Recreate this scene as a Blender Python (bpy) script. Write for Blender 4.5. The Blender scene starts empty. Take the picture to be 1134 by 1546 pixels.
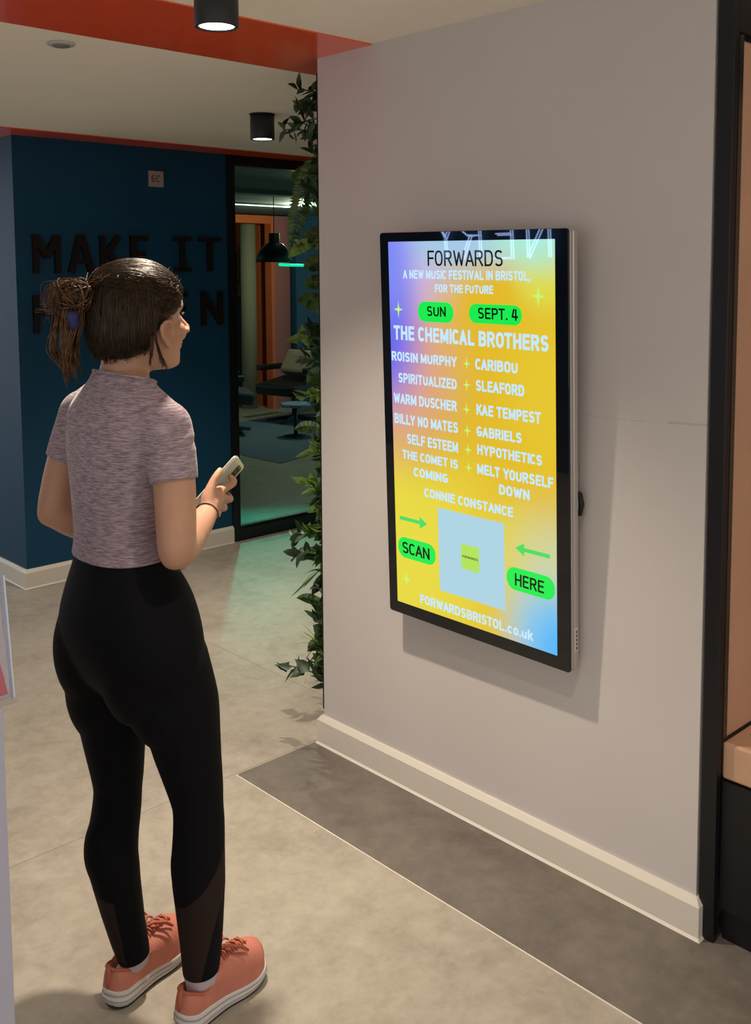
import bpy, bmesh, math, random
import numpy as np
from mathutils import Vector, Matrix, noise
from mathutils.bvhtree import BVHTree
C = bpy.context.scene
COL = C.collection
rnd = random.Random(7)

# ------------------------------------------------------------------ camera
cam = bpy.data.cameras.new('camera'); camo = bpy.data.objects.new('camera', cam); COL.objects.link(camo)
R0 = Vector((.725875, -.687807, -.005242)); R1 = Vector((.063583, .059509, .996201)); R2 = Vector((.684882, .72345, -.086929))
camo.matrix_world = Matrix(((R0.x, R1.x, -R2.x, -2.12249), (R0.y, R1.y, -R2.y, 0), (R0.z, R1.z, -R2.z, 1.6), (0, 0, 0, 1)))
cam.sensor_fit = 'HORIZONTAL'; cam.sensor_width = 36; cam.lens = 1516.15 * 36 / 1134
cam.shift_x = (567 - 580.11) / 1134; cam.shift_y = -(773 - 544.96) / 1134
cam.clip_start = .05
C.camera = camo

# ------------------------------------------------------------------ world, exposure, room lights
w = bpy.data.worlds.new('world'); C.world = w; w.use_nodes = True
bg = w.node_tree.nodes['Background']; bg.inputs[0].default_value = (.97, .945, .93, 1); bg.inputs[1].default_value = 1.08
vs = C.view_settings; vs.view_transform = 'Standard'; vs.look = 'None'; vs.gamma = 1; vs.use_curve_mapping = False; vs.exposure = 0.0
WARM = (1, .86, .70)
H = 2.295          # ceiling height
YB = 4.913         # blue wall plane
Y1, Y2 = 2.548, 1.158   # ends of the screen wall
SPOTS = [  # x, y, watts of each ceiling spotlight
    (-.725, 2.05, 180), (.56, 3.60, 165), (-2.9, 1.6, 20), (-2.35, 3.30, 130), (-1.30, -1.30, 130), (-1.02, .92, 45)]  # the strong pair out of view is added to brighten the ceiling by bounce
def spot_light(name, loc, watt, angle=106, blend=1.0, color=WARM, rad=.03, rot=(0, 0, 0)):
    l = bpy.data.lights.new(name, 'SPOT'); l.energy = watt; l.spot_size = math.radians(angle); l.spot_blend = blend
    l.color = color; l.shadow_soft_size = rad
    o = bpy.data.objects.new(name, l); COL.objects.link(o); o.location = loc; o.rotation_euler = rot
    return o
def point_light(name, loc, watt, color, rad=.1):
    l = bpy.data.lights.new(name, 'POINT'); l.energy = watt; l.color = color; l.shadow_soft_size = rad
    o = bpy.data.objects.new(name, l); COL.objects.link(o); o.location = loc
    return o
for i, (x, y, e) in enumerate(SPOTS):
    spot_light('spotlight_beam', (x, y, H - .112), e, {0: 101, 5: 112}.get(i, 108))
# light inside the room behind the glass
point_light('lounge_teal_glow', (5.2, 6.3, 1.85), 10, (.03, .85, .62), .01)
spot_light('lounge_teal_floor_beam', (2.0, 5.75, 1.5), 110, 66, .9, (.03, .85, .62), .02, (math.radians(-38), 0, math.radians(-24)))  # added beam without a fixture, makes the teal pool on the floor
point_light('lounge_lamp_glow', (4.3, 8.0, 2.2), 66, (1, .72, .5), .01)

# ------------------------------------------------------------------ helpers
def link(o, parent=None):
    COL.objects.link(o)
    if parent is not None: o.parent = parent
    return o
def tag(o, label=None, cat=None, group=None, kind=None):
    if label: o['label'] = label
    if cat: o['category'] = cat
    if group: o['group'] = group
    if kind: o['kind'] = kind
    return o
def empty(name, loc=(0, 0, 0), rz=0):
    o = bpy.data.objects.new(name, None); o.location = loc; o.rotation_euler = (0, 0, rz); o.empty_display_size = .05
    return link(o)
def V(*a): return Vector(a)

class MB:
    def __init__(self): self.bm = bmesh.new()
    def box(self, a, b, bevel=0, seg=2, M=None, mi=0):
        bm = bmesh.new()
        vs_ = [bm.verts.new((x, y, z)) for x in (a[0], b[0]) for y in (a[1], b[1]) for z in (a[2], b[2])]
        for f in ((0, 1, 3, 2), (4, 6, 7, 5), (0, 4, 5, 1), (2, 3, 7, 6), (0, 2, 6, 4), (1, 5, 7, 3)): bm.faces.new([vs_[i] for i in f])
        bmesh.ops.recalc_face_normals(bm, faces=bm.faces)
        if bevel: bmesh.ops.bevel(bm, geom=list(bm.edges), offset=bevel, segments=seg, profile=.7, affect='EDGES')
        self._add(bm, M, mi); return self
    def _add(self, bm, M=None, mi=0):
        if M is not None: bm.transform(M)
        mp = {v: self.bm.verts.new(v.co) for v in bm.verts}
        for f in bm.faces:
            try:
                nf = self.bm.faces.new([mp[v] for v in f.verts]); nf.material_index = mi; nf.smooth = f.smooth
            except ValueError: pass
        bm.free()
    def loft(self, rings, cap=True, close=True, mi=0, smooth=True):
        rr = [[self.bm.verts.new(p) for p in r] for r in rings]
        n = len(rr[0])
        for i in range(len(rr) - 1):
            for j in range(n if close else n - 1):
                f = self.bm.faces.new((rr[i][j], rr[i][(j + 1) % n], rr[i + 1][(j + 1) % n], rr[i + 1][j])); f.smooth = smooth; f.material_index = mi
        if cap:
            for r, rev in ((rr[0], True), (rr[-1], False)):
                f = self.bm.faces.new(r[::-1] if rev else r); f.material_index = mi
        return self
    def tube(self, pts, rad, n=8, mi=0, cap=True):
        pts = [Vector(p) for p in pts]
        if not hasattr(rad, '__len__'): rad = [rad] * len(pts)
        rings = []; up = None
        for i, p in enumerate(pts):
            t = (pts[min(i + 1, len(pts) - 1)] - pts[max(i - 1, 0)])
            if t.length < 1e-9: t = Vector((0, 0, 1))
            t.normalize()
            if up is None:
                up = t.cross(Vector((0, 0, 1)) if abs(t.z) < .9 else Vector((1, 0, 0))).normalized()
            up = (up - t * up.dot(t))
            if up.length < 1e-6: up = t.orthogonal()
            up.normalize(); s = t.cross(up)
            rings.append([p + (up * math.cos(2 * math.pi * k / n) + s * math.sin(2 * math.pi * k / n)) * rad[i] for k in range(n)])
        return self.loft(rings, cap=cap, mi=mi)
    def capsules(self, pts, rad, n=16):
        """chain with round ends"""
        pts = [Vector(p) for p in pts]; P = []; Rr = []
        a = (pts[0] - pts[1]).normalized(); b = (pts[-1] - pts[-2]).normalized()
        for t in (.98, .8, .45): P.append(pts[0] + a * rad[0] * t); Rr.append(rad[0] * math.sqrt(1 - t * t))
        # subdivide with catmull-ish smoothing
        for i in range(len(pts)):
            P.append(pts[i]); Rr.append(rad[i])
            if i < len(pts) - 1:
                p0 = pts[max(i - 1, 0)]; p3 = pts[min(i + 2, len(pts) - 1)]
                for t in (.25, .5, .75):
                    q = .5 * ((2 * pts[i]) + (-p0 + pts[i + 1]) * t + (2 * p0 - 5 * pts[i] + 4 * pts[i + 1] - p3) * t * t + (-p0 + 3 * pts[i] - 3 * pts[i + 1] + p3) * t ** 3)
                    P.append(q); Rr.append(rad[i] * (1 - t) + rad[i + 1] * t)
        for t in (.45, .8, .98): P.append(pts[-1] + b * rad[-1] * t); Rr.append(rad[-1] * math.sqrt(1 - t * t))
        return self.tube(P, Rr, n)
    def ellipsoid(self, c, r, n=20, m=12, M=None):
        rings = []
        for i in range(1, m):
            th = math.pi * i / m
            ring = [Vector((r[0] * math.sin(th) * math.cos(2 * math.pi * k / n), r[1] * math.sin(th) * math.sin(2 * math.pi * k / n), -r[2] * math.cos(th))) for k in range(n)]
            if M is not None: ring = [M @ p for p in ring]
            rings.append([p + Vector(c) for p in ring])
        return self.loft(rings)
    def lathe(self, prof, c=(0, 0, 0), n=32, mi=0, cap=True):
        rings = [[Vector((c[0] + r * math.cos(2 * math.pi * k / n), c[1] + r * math.sin(2 * math.pi * k / n), c[2] + z)) for k in range(n)] for r, z in prof]
        return self.loft(rings, cap=cap, mi=mi)
    def poly(self, pts, mi=0):
        f = self.bm.faces.new([self.bm.verts.new(p) for p in pts]); f.material_index = mi; return f
    def prism(self, pts, d, mi=0):
        d = Vector(d); a = [self.bm.verts.new(p) for p in pts]; b = [self.bm.verts.new(Vector(p) + d) for p in pts]
        n = len(a)
        fs = [self.bm.faces.new(a), self.bm.faces.new(b[::-1])]
        for i in range(n): fs.append(self.bm.faces.new((a[i], b[i], b[(i + 1) % n], a[(i + 1) % n])))
        for f in fs: f.material_index = mi
        return self
    def build(self, name, mats, parent=None, recalc=True):
        if recalc: bmesh.ops.recalc_face_normals(self.bm, faces=self.bm.faces)
        me = bpy.data.meshes.new(name); self.bm.to_mesh(me); self.bm.free()
        for m in (mats if isinstance(mats, (list, tuple)) else [mats]): me.materials.append(m)
        return link(bpy.data.objects.new(name, me), parent)

# ------------------------------------------------------------------ materials
def srgb(r, g, b):
    f = lambda c: (c / 255 / 12.92) if c / 255 <= .04045 else ((c / 255 + .055) / 1.055) ** 2.4
    return (f(r), f(g), f(b), 1)
def new_mat(name):
    m = bpy.data.materials.new(name); m.use_nodes = True
    return m, m.node_tree, m.node_tree.nodes['Principled BSDF']
def mat(name, col, rough=.6, metal=0, spec=.4, var=0, scale=8, bump=0, bscale=200, emit=None, estr=1, coat=0, stretch=(1, 1, 1), sss=0):
    m, nt, p = new_mat(name)
    col = tuple(col[:3]) + (1,)
    p.inputs['Base Color'].default_value = col; p.inputs['Roughness'].default_value = rough; p.inputs['Metallic'].default_value = metal
    p.inputs['Specular IOR Level'].default_value = spec
    if coat: p.inputs['Coat Weight'].default_value = coat; p.inputs['Coat Roughness'].default_value = .05
    if sss:
        p.inputs['Subsurface Weight'].default_value = sss; p.inputs['Subsurface Radius'].default_value = (1, .35, .2); p.inputs['Subsurface Scale'].default_value = .008
    if var or bump:
        tc = nt.nodes.new('ShaderNodeTexCoord'); mp = nt.nodes.new('ShaderNodeMapping'); mp.inputs['Scale'].default_value = stretch
        nt.links.new(tc.outputs['Object'], mp.inputs['Vector'])
    if var:
        n = nt.nodes.new('ShaderNodeTexNoise'); n.inputs['Scale'].default_value = scale; n.inputs['Detail'].default_value = 6
        nt.links.new(mp.outputs[0], n.inputs['Vector'])
        r = nt.nodes.new('ShaderNodeMix'); r.data_type = 'RGBA'
        r.inputs[6].default_value = tuple(max(0, c * (1 - var)) for c in col[:3]) + (1,); r.inputs[7].default_value = tuple(min(1, c * (1 + var)) for c in col[:3]) + (1,)
        mr = nt.nodes.new('ShaderNodeMapRange'); mr.inputs[1].default_value = .3; mr.inputs[2].default_value = .7
        nt.links.new(n.outputs['Fac'], mr.inputs[0]); nt.links.new(mr.outputs[0], r.inputs[0]); nt.links.new(r.outputs[2], p.inputs['Base Color'])
    if bump:
        n2 = nt.nodes.new('ShaderNodeTexNoise'); n2.inputs['Scale'].default_value = bscale; n2.inputs['Detail'].default_value = 3
        nt.links.new(mp.outputs[0], n2.inputs['Vector'])
        b = nt.nodes.new('ShaderNodeBump'); b.inputs['Strength'].default_value = bump; b.inputs['Distance'].default_value = .002
        nt.links.new(n2.outputs['Fac'], b.inputs['Height']); nt.links.new(b.outputs[0], p.inputs['Normal'])
    if emit:
        p.inputs['Emission Color'].default_value = tuple(emit[:3]) + (1,); p.inputs['Emission Strength'].default_value = estr
    return m
def math_node(nt, op, a, b=None, c=None):
    n = nt.nodes.new('ShaderNodeMath'); n.operation = op
    for i, x in enumerate((a, b, c)):
        if x is None: continue
        if isinstance(x, (int, float)): n.inputs[i].default_value = x
        else: nt.links.new(x, n.inputs[i])
    return n.outputs[0]

def concrete(name, dark, mid, light, seams=False):
    m, nt, p = new_mat(name)
    tc = nt.nodes.new('ShaderNodeTexCoord')
    def nz(scale, detail, dist=0):
        n = nt.nodes.new('ShaderNodeTexNoise'); n.inputs['Scale'].default_value = scale; n.inputs['Detail'].default_value = detail; n.inputs['Distortion'].default_value = dist
        n.inputs['Roughness'].default_value = .62
        nt.links.new(tc.outputs['Object'], n.inputs['Vector']); return n.outputs['Fac']
    a = nz(3.2, 10, .6); b = nz(17, 8, .4); c = nz(55, 5)
    s = math_node(nt, 'ADD', math_node(nt, 'MULTIPLY', a, .50), math_node(nt, 'MULTIPLY', b, .36))
    s = math_node(nt, 'ADD', s, math_node(nt, 'MULTIPLY', c, .14))
    cr = nt.nodes.new('ShaderNodeValToRGB'); e = cr.color_ramp.elements
    e[0].position = .34; e[0].color = dark; e[1].position = .66; e[1].color = light
    x = e.new(.5); x.color = mid
    nt.links.new(s, cr.inputs[0]); outc = cr.outputs[0]
    # sparse dark pits
    pit = math_node(nt, 'GREATER_THAN', nz(38, 6, 1.2), .695)
    mx = nt.nodes.new('ShaderNodeMix'); mx.data_type = 'RGBA'; nt.links.new(math_node(nt, 'MULTIPLY', pit, .35), mx.inputs[0]); nt.links.new(outc, mx.inputs[6])
    mx.inputs[7].default_value = tuple(c_ * .55 for c_ in dark[:3]) + (1,); outc = mx.outputs[2]
    if seams:
        sp = nt.nodes.new('ShaderNodeSeparateXYZ'); nt.links.new(tc.outputs['Object'], sp.inputs[0])
        ly = math_node(nt, 'LESS_THAN', math_node(nt, 'ABSOLUTE', math_node(nt, 'SUBTRACT', sp.outputs[1], 2.586)), .0016)
        lx = math_node(nt, 'LESS_THAN', math_node(nt, 'ABSOLUTE', math_node(nt, 'SUBTRACT', sp.outputs[0], .245)), .0016)
        lx = math_node(nt, 'MULTIPLY', lx, math_node(nt, 'GREATER_THAN', sp.outputs[1], 2.586))
        ln = math_node(nt, 'MULTIPLY', math_node(nt, 'MAXIMUM', lx, ly), .55)
        mx = nt.nodes.new('ShaderNodeMix'); mx.data_type = 'RGBA'; nt.links.new(ln, mx.inputs[0]); nt.links.new(outc, mx.inputs[6])
        mx.inputs[7].default_value = tuple(c_ * .35 for c_ in dark[:3]) + (1,); outc = mx.outputs[2]
    nt.links.new(outc, p.inputs['Base Color']); p.inputs['Roughness'].default_value = .5; p.inputs['Specular IOR Level'].default_value = .3
    bp = nt.nodes.new('ShaderNodeBump'); bp.inputs['Strength'].default_value = .12; bp.inputs['Distance'].default_value = .002
    nt.links.new(s, bp.inputs['Height']); nt.links.new(bp.outputs[0], p.inputs['Normal'])
    return m

M = {}
M['floor'] = concrete('pale_concrete_vinyl', (.27, .235, .19, 1), (.37, .33, .27, 1), (.45, .41, .34, 1), True)
M['border'] = concrete('dark_concrete_vinyl', (.115, .098, .085, 1), (.16, .138, .118, 1), (.215, .188, .16, 1))
M['ceiling'] = mat('ceiling_paint', (.93, .87, .76), .9, spec=.1, var=.02, scale=2)
M['wall'] = mat('white_wall_paint', (.625, .585, .56), .75, spec=.2, var=.015, scale=3, bump=.04, bscale=350)
nt = M['wall'].node_tree; p = nt.nodes['Principled BSDF']; tc = nt.nodes.new('ShaderNodeTexCoord'); sp = nt.nodes.new('ShaderNodeSeparateXYZ'); nt.links.new(tc.outputs['Object'], sp.inputs[0])
nz = nt.nodes.new('ShaderNodeTexNoise'); nz.inputs['Scale'].default_value = 26; nz.inputs['Detail'].default_value = 5; nt.links.new(tc.outputs['Object'], nz.inputs[0])
SC = [(1.4927, 1.236), (1.319, 1.2371), (1.2596, 1.2417), (1.1566, 1.2448)]
def scuff(y0, z0, y1, z1, half, thr):
    k = (z1 - z0) / (y1 - y0)
    zc = math_node(nt, 'ADD', math_node(nt, 'MULTIPLY', math_node(nt, 'SUBTRACT', sp.outputs[1], y0), k), z0)
    d = math_node(nt, 'ABSOLUTE', math_node(nt, 'SUBTRACT', sp.outputs[2], math_node(nt, 'ADD', zc, math_node(nt, 'MULTIPLY', math_node(nt, 'SUBTRACT', nz.outputs['Fac'], .5), .012))))
    m_ = math_node(nt, 'MULTIPLY', math_node(nt, 'LESS_THAN', d, half), math_node(nt, 'MULTIPLY', math_node(nt, 'LESS_THAN', sp.outputs[1], y0), math_node(nt, 'GREATER_THAN', sp.outputs[1], y1)))
    return math_node(nt, 'MULTIPLY', m_, math_node(nt, 'GREATER_THAN', nz.outputs['Fac'], thr))
sc1 = scuff(SC[0][0], SC[0][1], SC[1][0], SC[1][1], .0012, .46); sc2 = scuff(SC[2][0], SC[2][1], SC[3][0], SC[3][1], .0032, .50)
old = p.inputs['Base Color'].links[0].from_socket; mx = nt.nodes.new('ShaderNodeMix'); mx.data_type = 'RGBA'
nt.links.new(math_node(nt, 'MULTIPLY', math_node(nt, 'MAXIMUM', sc1, sc2), .30), mx.inputs[0]); nt.links.new(old, mx.inputs[6]); mx.inputs[7].default_value = (.30, .27, .25, 1); nt.links.new(mx.outputs[2], p.inputs['Base Color'])
M['skirting'] = mat('skirting_gloss_paint', (.74, .69, .60), .4, spec=.45)
M['orange'] = mat('orange_satin_paint', (.93, .105, .022), .3, spec=.5, coat=.6)
M['blue'] = mat('petrol_blue_paint', (.0055, .058, .125), .55, spec=.3, var=.05, scale=2, bump=.03, bscale=300)
M['black_metal'] = mat('black_powder_coat', (.0065, .0065, .008), .42, spec=.4, bump=.05, bscale=600)
M['letter'] = mat('dark_brown_letter', (.012, .008, .008), .5, spec=.3)
M['lamp_black'] = mat('lamp_matt_black', (.022, .022, .026), .5, spec=.4)
M['lens'] = mat('lamp_lens_lit', (.9, .9, .9), .5, emit=(1, .90, .86), estr=9)

# ------------------------------------------------------------------ the setting
mb = MB()
mb.poly([(-5, -4, 0), (12, -4, 0), (12, 13, 0), (-5, 13, 0)])
tag(mb.build('floor', M['floor']), kind='structure')
mb = MB(); mb.box((-.345, -3.5, .0), (1.1, 2.575, .0016))
tag(mb.build('floor_border', M['border']), kind='structure')
mb = MB(); mb.box((-.3485, -3.5, .0), (-.345, 2.575, .0022))
tag(mb.build('trim_1', M['skirting']), kind='structure')
mb = MB(); mb.box((-4.2, -3.2, H), (5.5, YB + .07, H + .15))
tag(mb.build('ceiling', M['ceiling']), kind='structure')
mb = MB(); mb.box((-4.2, 2.288, H - .004), (2.6, 2.765, H))
tag(mb.build('trim_2', M['orange']), kind='structure')
mb = MB(); mb.box((-.16, 4.70, H - .004), (3.2, YB, H)); mb.box((-.16, YB, H - .004), (.003, 9, H))
tag(mb.build('trim_3', M['orange']), kind='structure')
mb = MB(); mb.box((0, Y2, 0), (1.1, Y1, H))
tag(mb.build('wall_right', M['wall']), kind='structure')
mb = MB(); mb.box((.003, YB, 0), (1.278, YB + .30, H)); mb.box((.003, YB + .3, 0), (.2, 9, H))
tag(mb.build('wall_back', M['blue']), kind='structure')
def skirt_profile(t=.018, h=.1):
    return [(0, 0), (t, 0), (t, h - .016), (t - .011, h), (0, h)]
def skirting(name, path):
    """path: list of (corner, outward normal miter) in plan"""
    mb = MB(); rings = []
    for (px, py), (nx, ny) in path:
        rings.append([Vector((px + nx * d, py + ny * d, z)) for d, z in skirt_profile()])
    mb.loft(rings, smooth=False)
    # thin pale sealant bead at the foot
    rings = [[Vector((px + nx * d, py + ny * d, z)) for d, z in ((.017, .001), (.024, .001), (.018, .008))] for (px, py), (nx, ny) in path]
    mb.loft(rings, smooth=False)
    return tag(mb.build(name, M['skirting']), kind='structure')
skirting('baseboard_right', [((.2, Y1), (0, 1)), ((0, Y1), (-1, 1)), ((0, Y2), (-1, -1)), ((.012, Y2), (0, -1))])
skirting('baseboard_back', [((1.272, YB), (0, -1)), ((.003, YB), (-1, -1)), ((.003, 8.9), (-1, 0))])
mb = MB(); mb.box((-3.5, 2.2, 0), (-3.32, 6.5, H))
tag(mb.build('wall_left', M['blue']), kind='structure')

mb = MB(); mb.box((4.2, 2.0, 0), (4.35, YB, H)); mb.box((1.1, 2.0, 0), (4.2, 2.15, H))  # unseen walls added to keep bright surroundings out of the glass reflection
tag(mb.build('added_side_wall', M['blue']), kind='structure')
# glazed partition beside the blue wall
mb = MB()
FX0, FX1, FT = 1.27, 2.75, .055
mb.box((FX0, YB - .012, 0), (FX0 + FT, YB + .05, H - .004), .003)
mb.box((FX1 - FT, YB - .012, 0), (FX1, YB + .05, H - .004), .003)
mb.box((FX0 + FT, YB - .012, H - .062), (FX1 - FT, YB + .05, H - .004), .003)
mb.box((FX0 + FT, YB - .012, 0), (FX1 - FT, YB + .05, .075), .003)
mb.box((FX0 + FT, YB - .004, .075), (FX1 - FT, YB + .03, .09), .002)
win = tag(mb.build('window_1', M['black_metal']), kind='structure')
mg, nt, p = new_mat('tinted_glass')
nt.nodes.remove(p); out = nt.nodes['Material Output']
tr = nt.nodes.new('ShaderNodeBsdfTransparent'); tr.inputs[0].default_value = (.60, .79, .77, 1)
gl = nt.nodes.new('ShaderNodeBsdfGlossy'); gl.inputs['Roughness'].default_value = .02
fr = nt.nodes.new('ShaderNodeFresnel'); fr.inputs[0].default_value = 1.5
mx = nt.nodes.new('ShaderNodeMixShader'); geo = nt.nodes.new('ShaderNodeNewGeometry')   # the surface reflection belongs to the outer face of each side only
nt.links.new(math_node(nt, 'MULTIPLY', fr.outputs[0], math_node(nt, 'SUBTRACT', 1, geo.outputs['Backfacing'])), mx.inputs[0]); nt.links.new(tr.outputs[0], mx.inputs[1]); nt.links.new(gl.outputs[0], mx.inputs[2]); nt.links.new(mx.outputs[0], out.inputs[0])
M['glass'] = mg
mb = MB(); mb.box((FX0 + FT - .01, YB + .012, .085), (FX1 - FT + .01, YB + .02, H - .055))
mb.build('pane', M['glass'], win)
# rest of the back wall to the right of the glass
mb = MB(); mb.box((FX1, YB, 0), (5.5, YB + .15, H))
tag(mb.build('wall_far', M['blue']), kind='structure')

# ------------------------------------------------------------------ ceiling spotlights and detector
def spotlight(x, y, label):
    t = empty('ceiling_spotlight', (x, y, H))
    tag(t, label, 'light', 'black cylinder ceiling spotlights')
    mb = MB(); mb.lathe([(.030, 0), (.0525, 0), (.0525, -.108), (.0515, -.110), (.0435, -.110), (.042, -.106), (.042, -.09), (.0, -.09)], n=48, cap=False); mb.build('housing', M['lamp_black'], t)
    mb = MB(); mb.lathe([(.056, 0), (.056, -.004), (.0525, -.004)], n=48, cap=False); mb.build('mounting_plate', M['lamp_black'], t)
    mb = MB(); mb.lathe([(.0425, -.1065), (.0, -.1065)], n=40, cap=False); mb.build('lens', M['lens'], t)
    return t
spotlight(SPOTS[0][0], SPOTS[0][1], 'near black cylinder spotlight on the ceiling in front of the wide orange band')
spotlight(SPOTS[1][0], SPOTS[1][1], 'far black cylinder spotlight on the ceiling near the glass partition and leaves')
spotlight(SPOTS[2][0], SPOTS[2][1], 'black cylinder spotlight on the ceiling left of the plinth, outside the picture')
spotlight(SPOTS[3][0], SPOTS[3][1], 'black cylinder spotlight above the left wall, outside the picture, added for floor bounce')
spotlight(SPOTS[5][0], SPOTS[5][1], 'black cylinder spotlight on the ceiling beside the booth, outside the picture')
spotlight(SPOTS[4][0], SPOTS[4][1], 'black cylinder spotlight behind the viewer, outside the picture, added for floor bounce')
t = empty('smoke_detector', (-.70, 2.91, H)); tag(t, 'small round white smoke detector disc on the ceiling behind the orange band', 'detector')
md = mat('detector_plastic', (.5, .48, .45), .5)
mb = MB(); mb.lathe([(.0, 0), (.042, 0), (.042, -.004), (.039, -.007), (0, -.007)], cap=False); mb.build('base_plate', md, t)
mb = MB(); mb.lathe([(.026, -.007), (.026, -.010), (.022, -.012), (0, -.012)], cap=False); mb.build('sensor_cap', mat('detector_grey', (.2, .2, .2), .5), t)

# ------------------------------------------------------------------ wall letters MAKE IT HAPPEN
def stroke_letter(ch):
    W_, Hh, s = .145, .195, .030
    P = []
    def bar(x0, z0, x1, z1, th=s):
        d = Vector((x1 - x0, z1 - z0)); n = Vector((-d.y, d.x)).normalized() * th / 2
        P.append([(x0 + n.x, z0 + n.y), (x1 + n.x, z1 + n.y), (x1 - n.x, z1 - n.y), (x0 - n.x, z0 - n.y)])
    def rect(x0, z0, x1, z1): P.append([(x0, z0), (x1, z0), (x1, z1), (x0, z1)])
    if ch == 'M': rect(0, 0, s, Hh); rect(W_ - s, 0, W_, Hh); bar(.02, Hh - .01, W_ / 2, Hh * .42, .036); bar(W_ - .02, Hh - .01, W_ / 2, Hh * .42, .036)
    if ch == 'A': bar(.015, 0, W_ / 2 - .004, Hh, .034); bar(W_ - .015, 0, W_ / 2 + .004, Hh, .034); rect(.035, .045, W_ - .035, .072)
    if ch == 'K': rect(.005, 0, .005 + s, Hh); bar(.025, Hh * .42, .115, Hh - .005, .034); bar(.05, Hh * .56, .125, .005, .034)
    if ch == 'E': rect(.01, 0, .01 + s, Hh); rect(.01, Hh - .027, .115, Hh); rect(.01, 0, .115, .027); rect(.01, Hh * .44, .10, Hh * .44 + .027)
    if ch == 'I': rect(.058, 0, .058 + s, Hh); rect(.02, Hh - .025, .128, Hh); rect(.02, 0, .128, .025)
    if ch == 'T': rect(.058, 0, .058 + s, Hh); rect(0, Hh - .027, W_, Hh)
    if ch == 'H': rect(.0, 0, s, Hh); rect(W_ - s - .01, 0, W_ - .01, Hh); rect(0, Hh * .44, W_ - .01, Hh * .44 + .028)
    if ch == 'N': rect(0, 0, s, Hh); rect(W_ - s, 0, W_, Hh); bar(.014, Hh - .012, W_ - .014, .012, .036)
    if ch == 'P':
        rect(.01, 0, .01 + s, Hh); rect(.01, Hh - .026, .09, Hh); rect(.01, Hh * .40, .09, Hh * .40 + .026)
        rect(.088, Hh * .40 + .01, .088 + s, Hh - .012)
    return P
WORDS = [('M', .088, 1.608), ('A', .275, 1.610), ('K', .450, 1.612), ('E', .625, 1.614), ('I', .885, 1.615), ('T', 1.068, 1.617),
         ('H', .080, 1.306), ('A', .275, 1.306), ('P', .475, 1.306), ('P', .672, 1.306), ('E', .87, 1.306), ('N', 1.076, 1.306)]
LL = ['dark letter M starting the upper row on the blue wall', 'dark letter A of the upper row, between the M and the K', 'dark letter K of the upper row, just above the hair',
      'dark letter E of the upper row, right of the K', 'dark slab letter I of the upper row, left of the T', 'dark letter T ending the upper row beside the black frame',
      'dark letter H starting the lower row under the M', 'dark letter A of the lower row, right of the H behind the hair', 'dark letter P of the lower row, behind the head, left of the other P',
      'dark letter P of the lower row, behind the head, left of the E', 'dark letter E of the lower row, in front of the forehead', 'dark letter N ending the lower row beside the black frame']
for (ch, x, z), lab in zip(WORDS, LL):
    mb = MB()
    for k, q in enumerate(stroke_letter(ch)):
        dz = .0004 * k
        mb.prism([(x + a, YB - .022 - dz, z + b) for a, b in q], (0, .022 + dz, 0))
    tag(mb.build('wall_letter', M['letter']), lab, 'letter', 'letters on the blue wall')

# small plate high on the blue wall
t = empty('wall_plate', (.805, YB, 2.122)); tag(t, 'small square white plate with two dark rings high on the blue wall', 'plate')
mb = MB(); mb.box((-.045, -.012, -.043), (.045, 0, .043), .003); mb.build('plate', mat('plate_plastic', (.42, .33, .30), .5), t)
mk = mat('plate_mark', (.03, .02, .02), .6)
def ring_mark(name, cx, open_right, bar_):
    mb = MB(); n = 20; rng = range(n + 1) if not open_right else range(3, n - 2)
    pts = [(cx + .013 * math.cos(2 * math.pi * k / n), -.0125, .001 + .017 * math.sin(2 * math.pi * k / n)) for k in rng]
    mb.tube(pts, .0022, 6)
    if bar_: mb.tube([(cx - .012, -.0125, .001), (cx + .011, -.0125, .001)], .002, 6)
    mb.build(name, mk, t)
ring_mark('ring_mark', -.016, True, True); ring_mark('ring_mark', .014, True, False)

# ------------------------------------------------------------------ digital display
scr = empty('digital_display', (0, 0, 0))
tag(scr, 'tall wall-mounted advertising screen with a black bezel and a yellow festival poster', 'screen')
scy, scz, scx, tilt, roll, yaw, SW, SH = 1.8148, 1.1442, -.086, .0444, .014, .0092, .663, 1.1364
# screen local axes: s to the viewer's right, t down, n out of the glass
def scr_pt(s, t_, d=0):
    ly, lz = SW / 2 - s, SH / 2 - t_
    a = ly * math.cos(roll) - lz * math.sin(roll); b = ly * math.sin(roll) + lz * math.cos(roll)
    return Vector((scx - math.sin(tilt) * b - math.sin(yaw) * a, scy + a * math.cos(yaw), scz + b * math.cos(tilt)))
o_ = scr_pt(0, 0); ex = (scr_pt(1, 0) - o_).normalized(); ey = (scr_pt(0, 1) - o_).normalized(); en = ex.cross(ey).normalized()
if en.x > 0: en = -en
scr.matrix_world = Matrix(((ex.x, ey.x, en.x, o_.x), (ex.y, ey.y, en.y, o_.y), (ex.z, ey.z, en.z, o_.z), (0, 0, 0, 1)))
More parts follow.
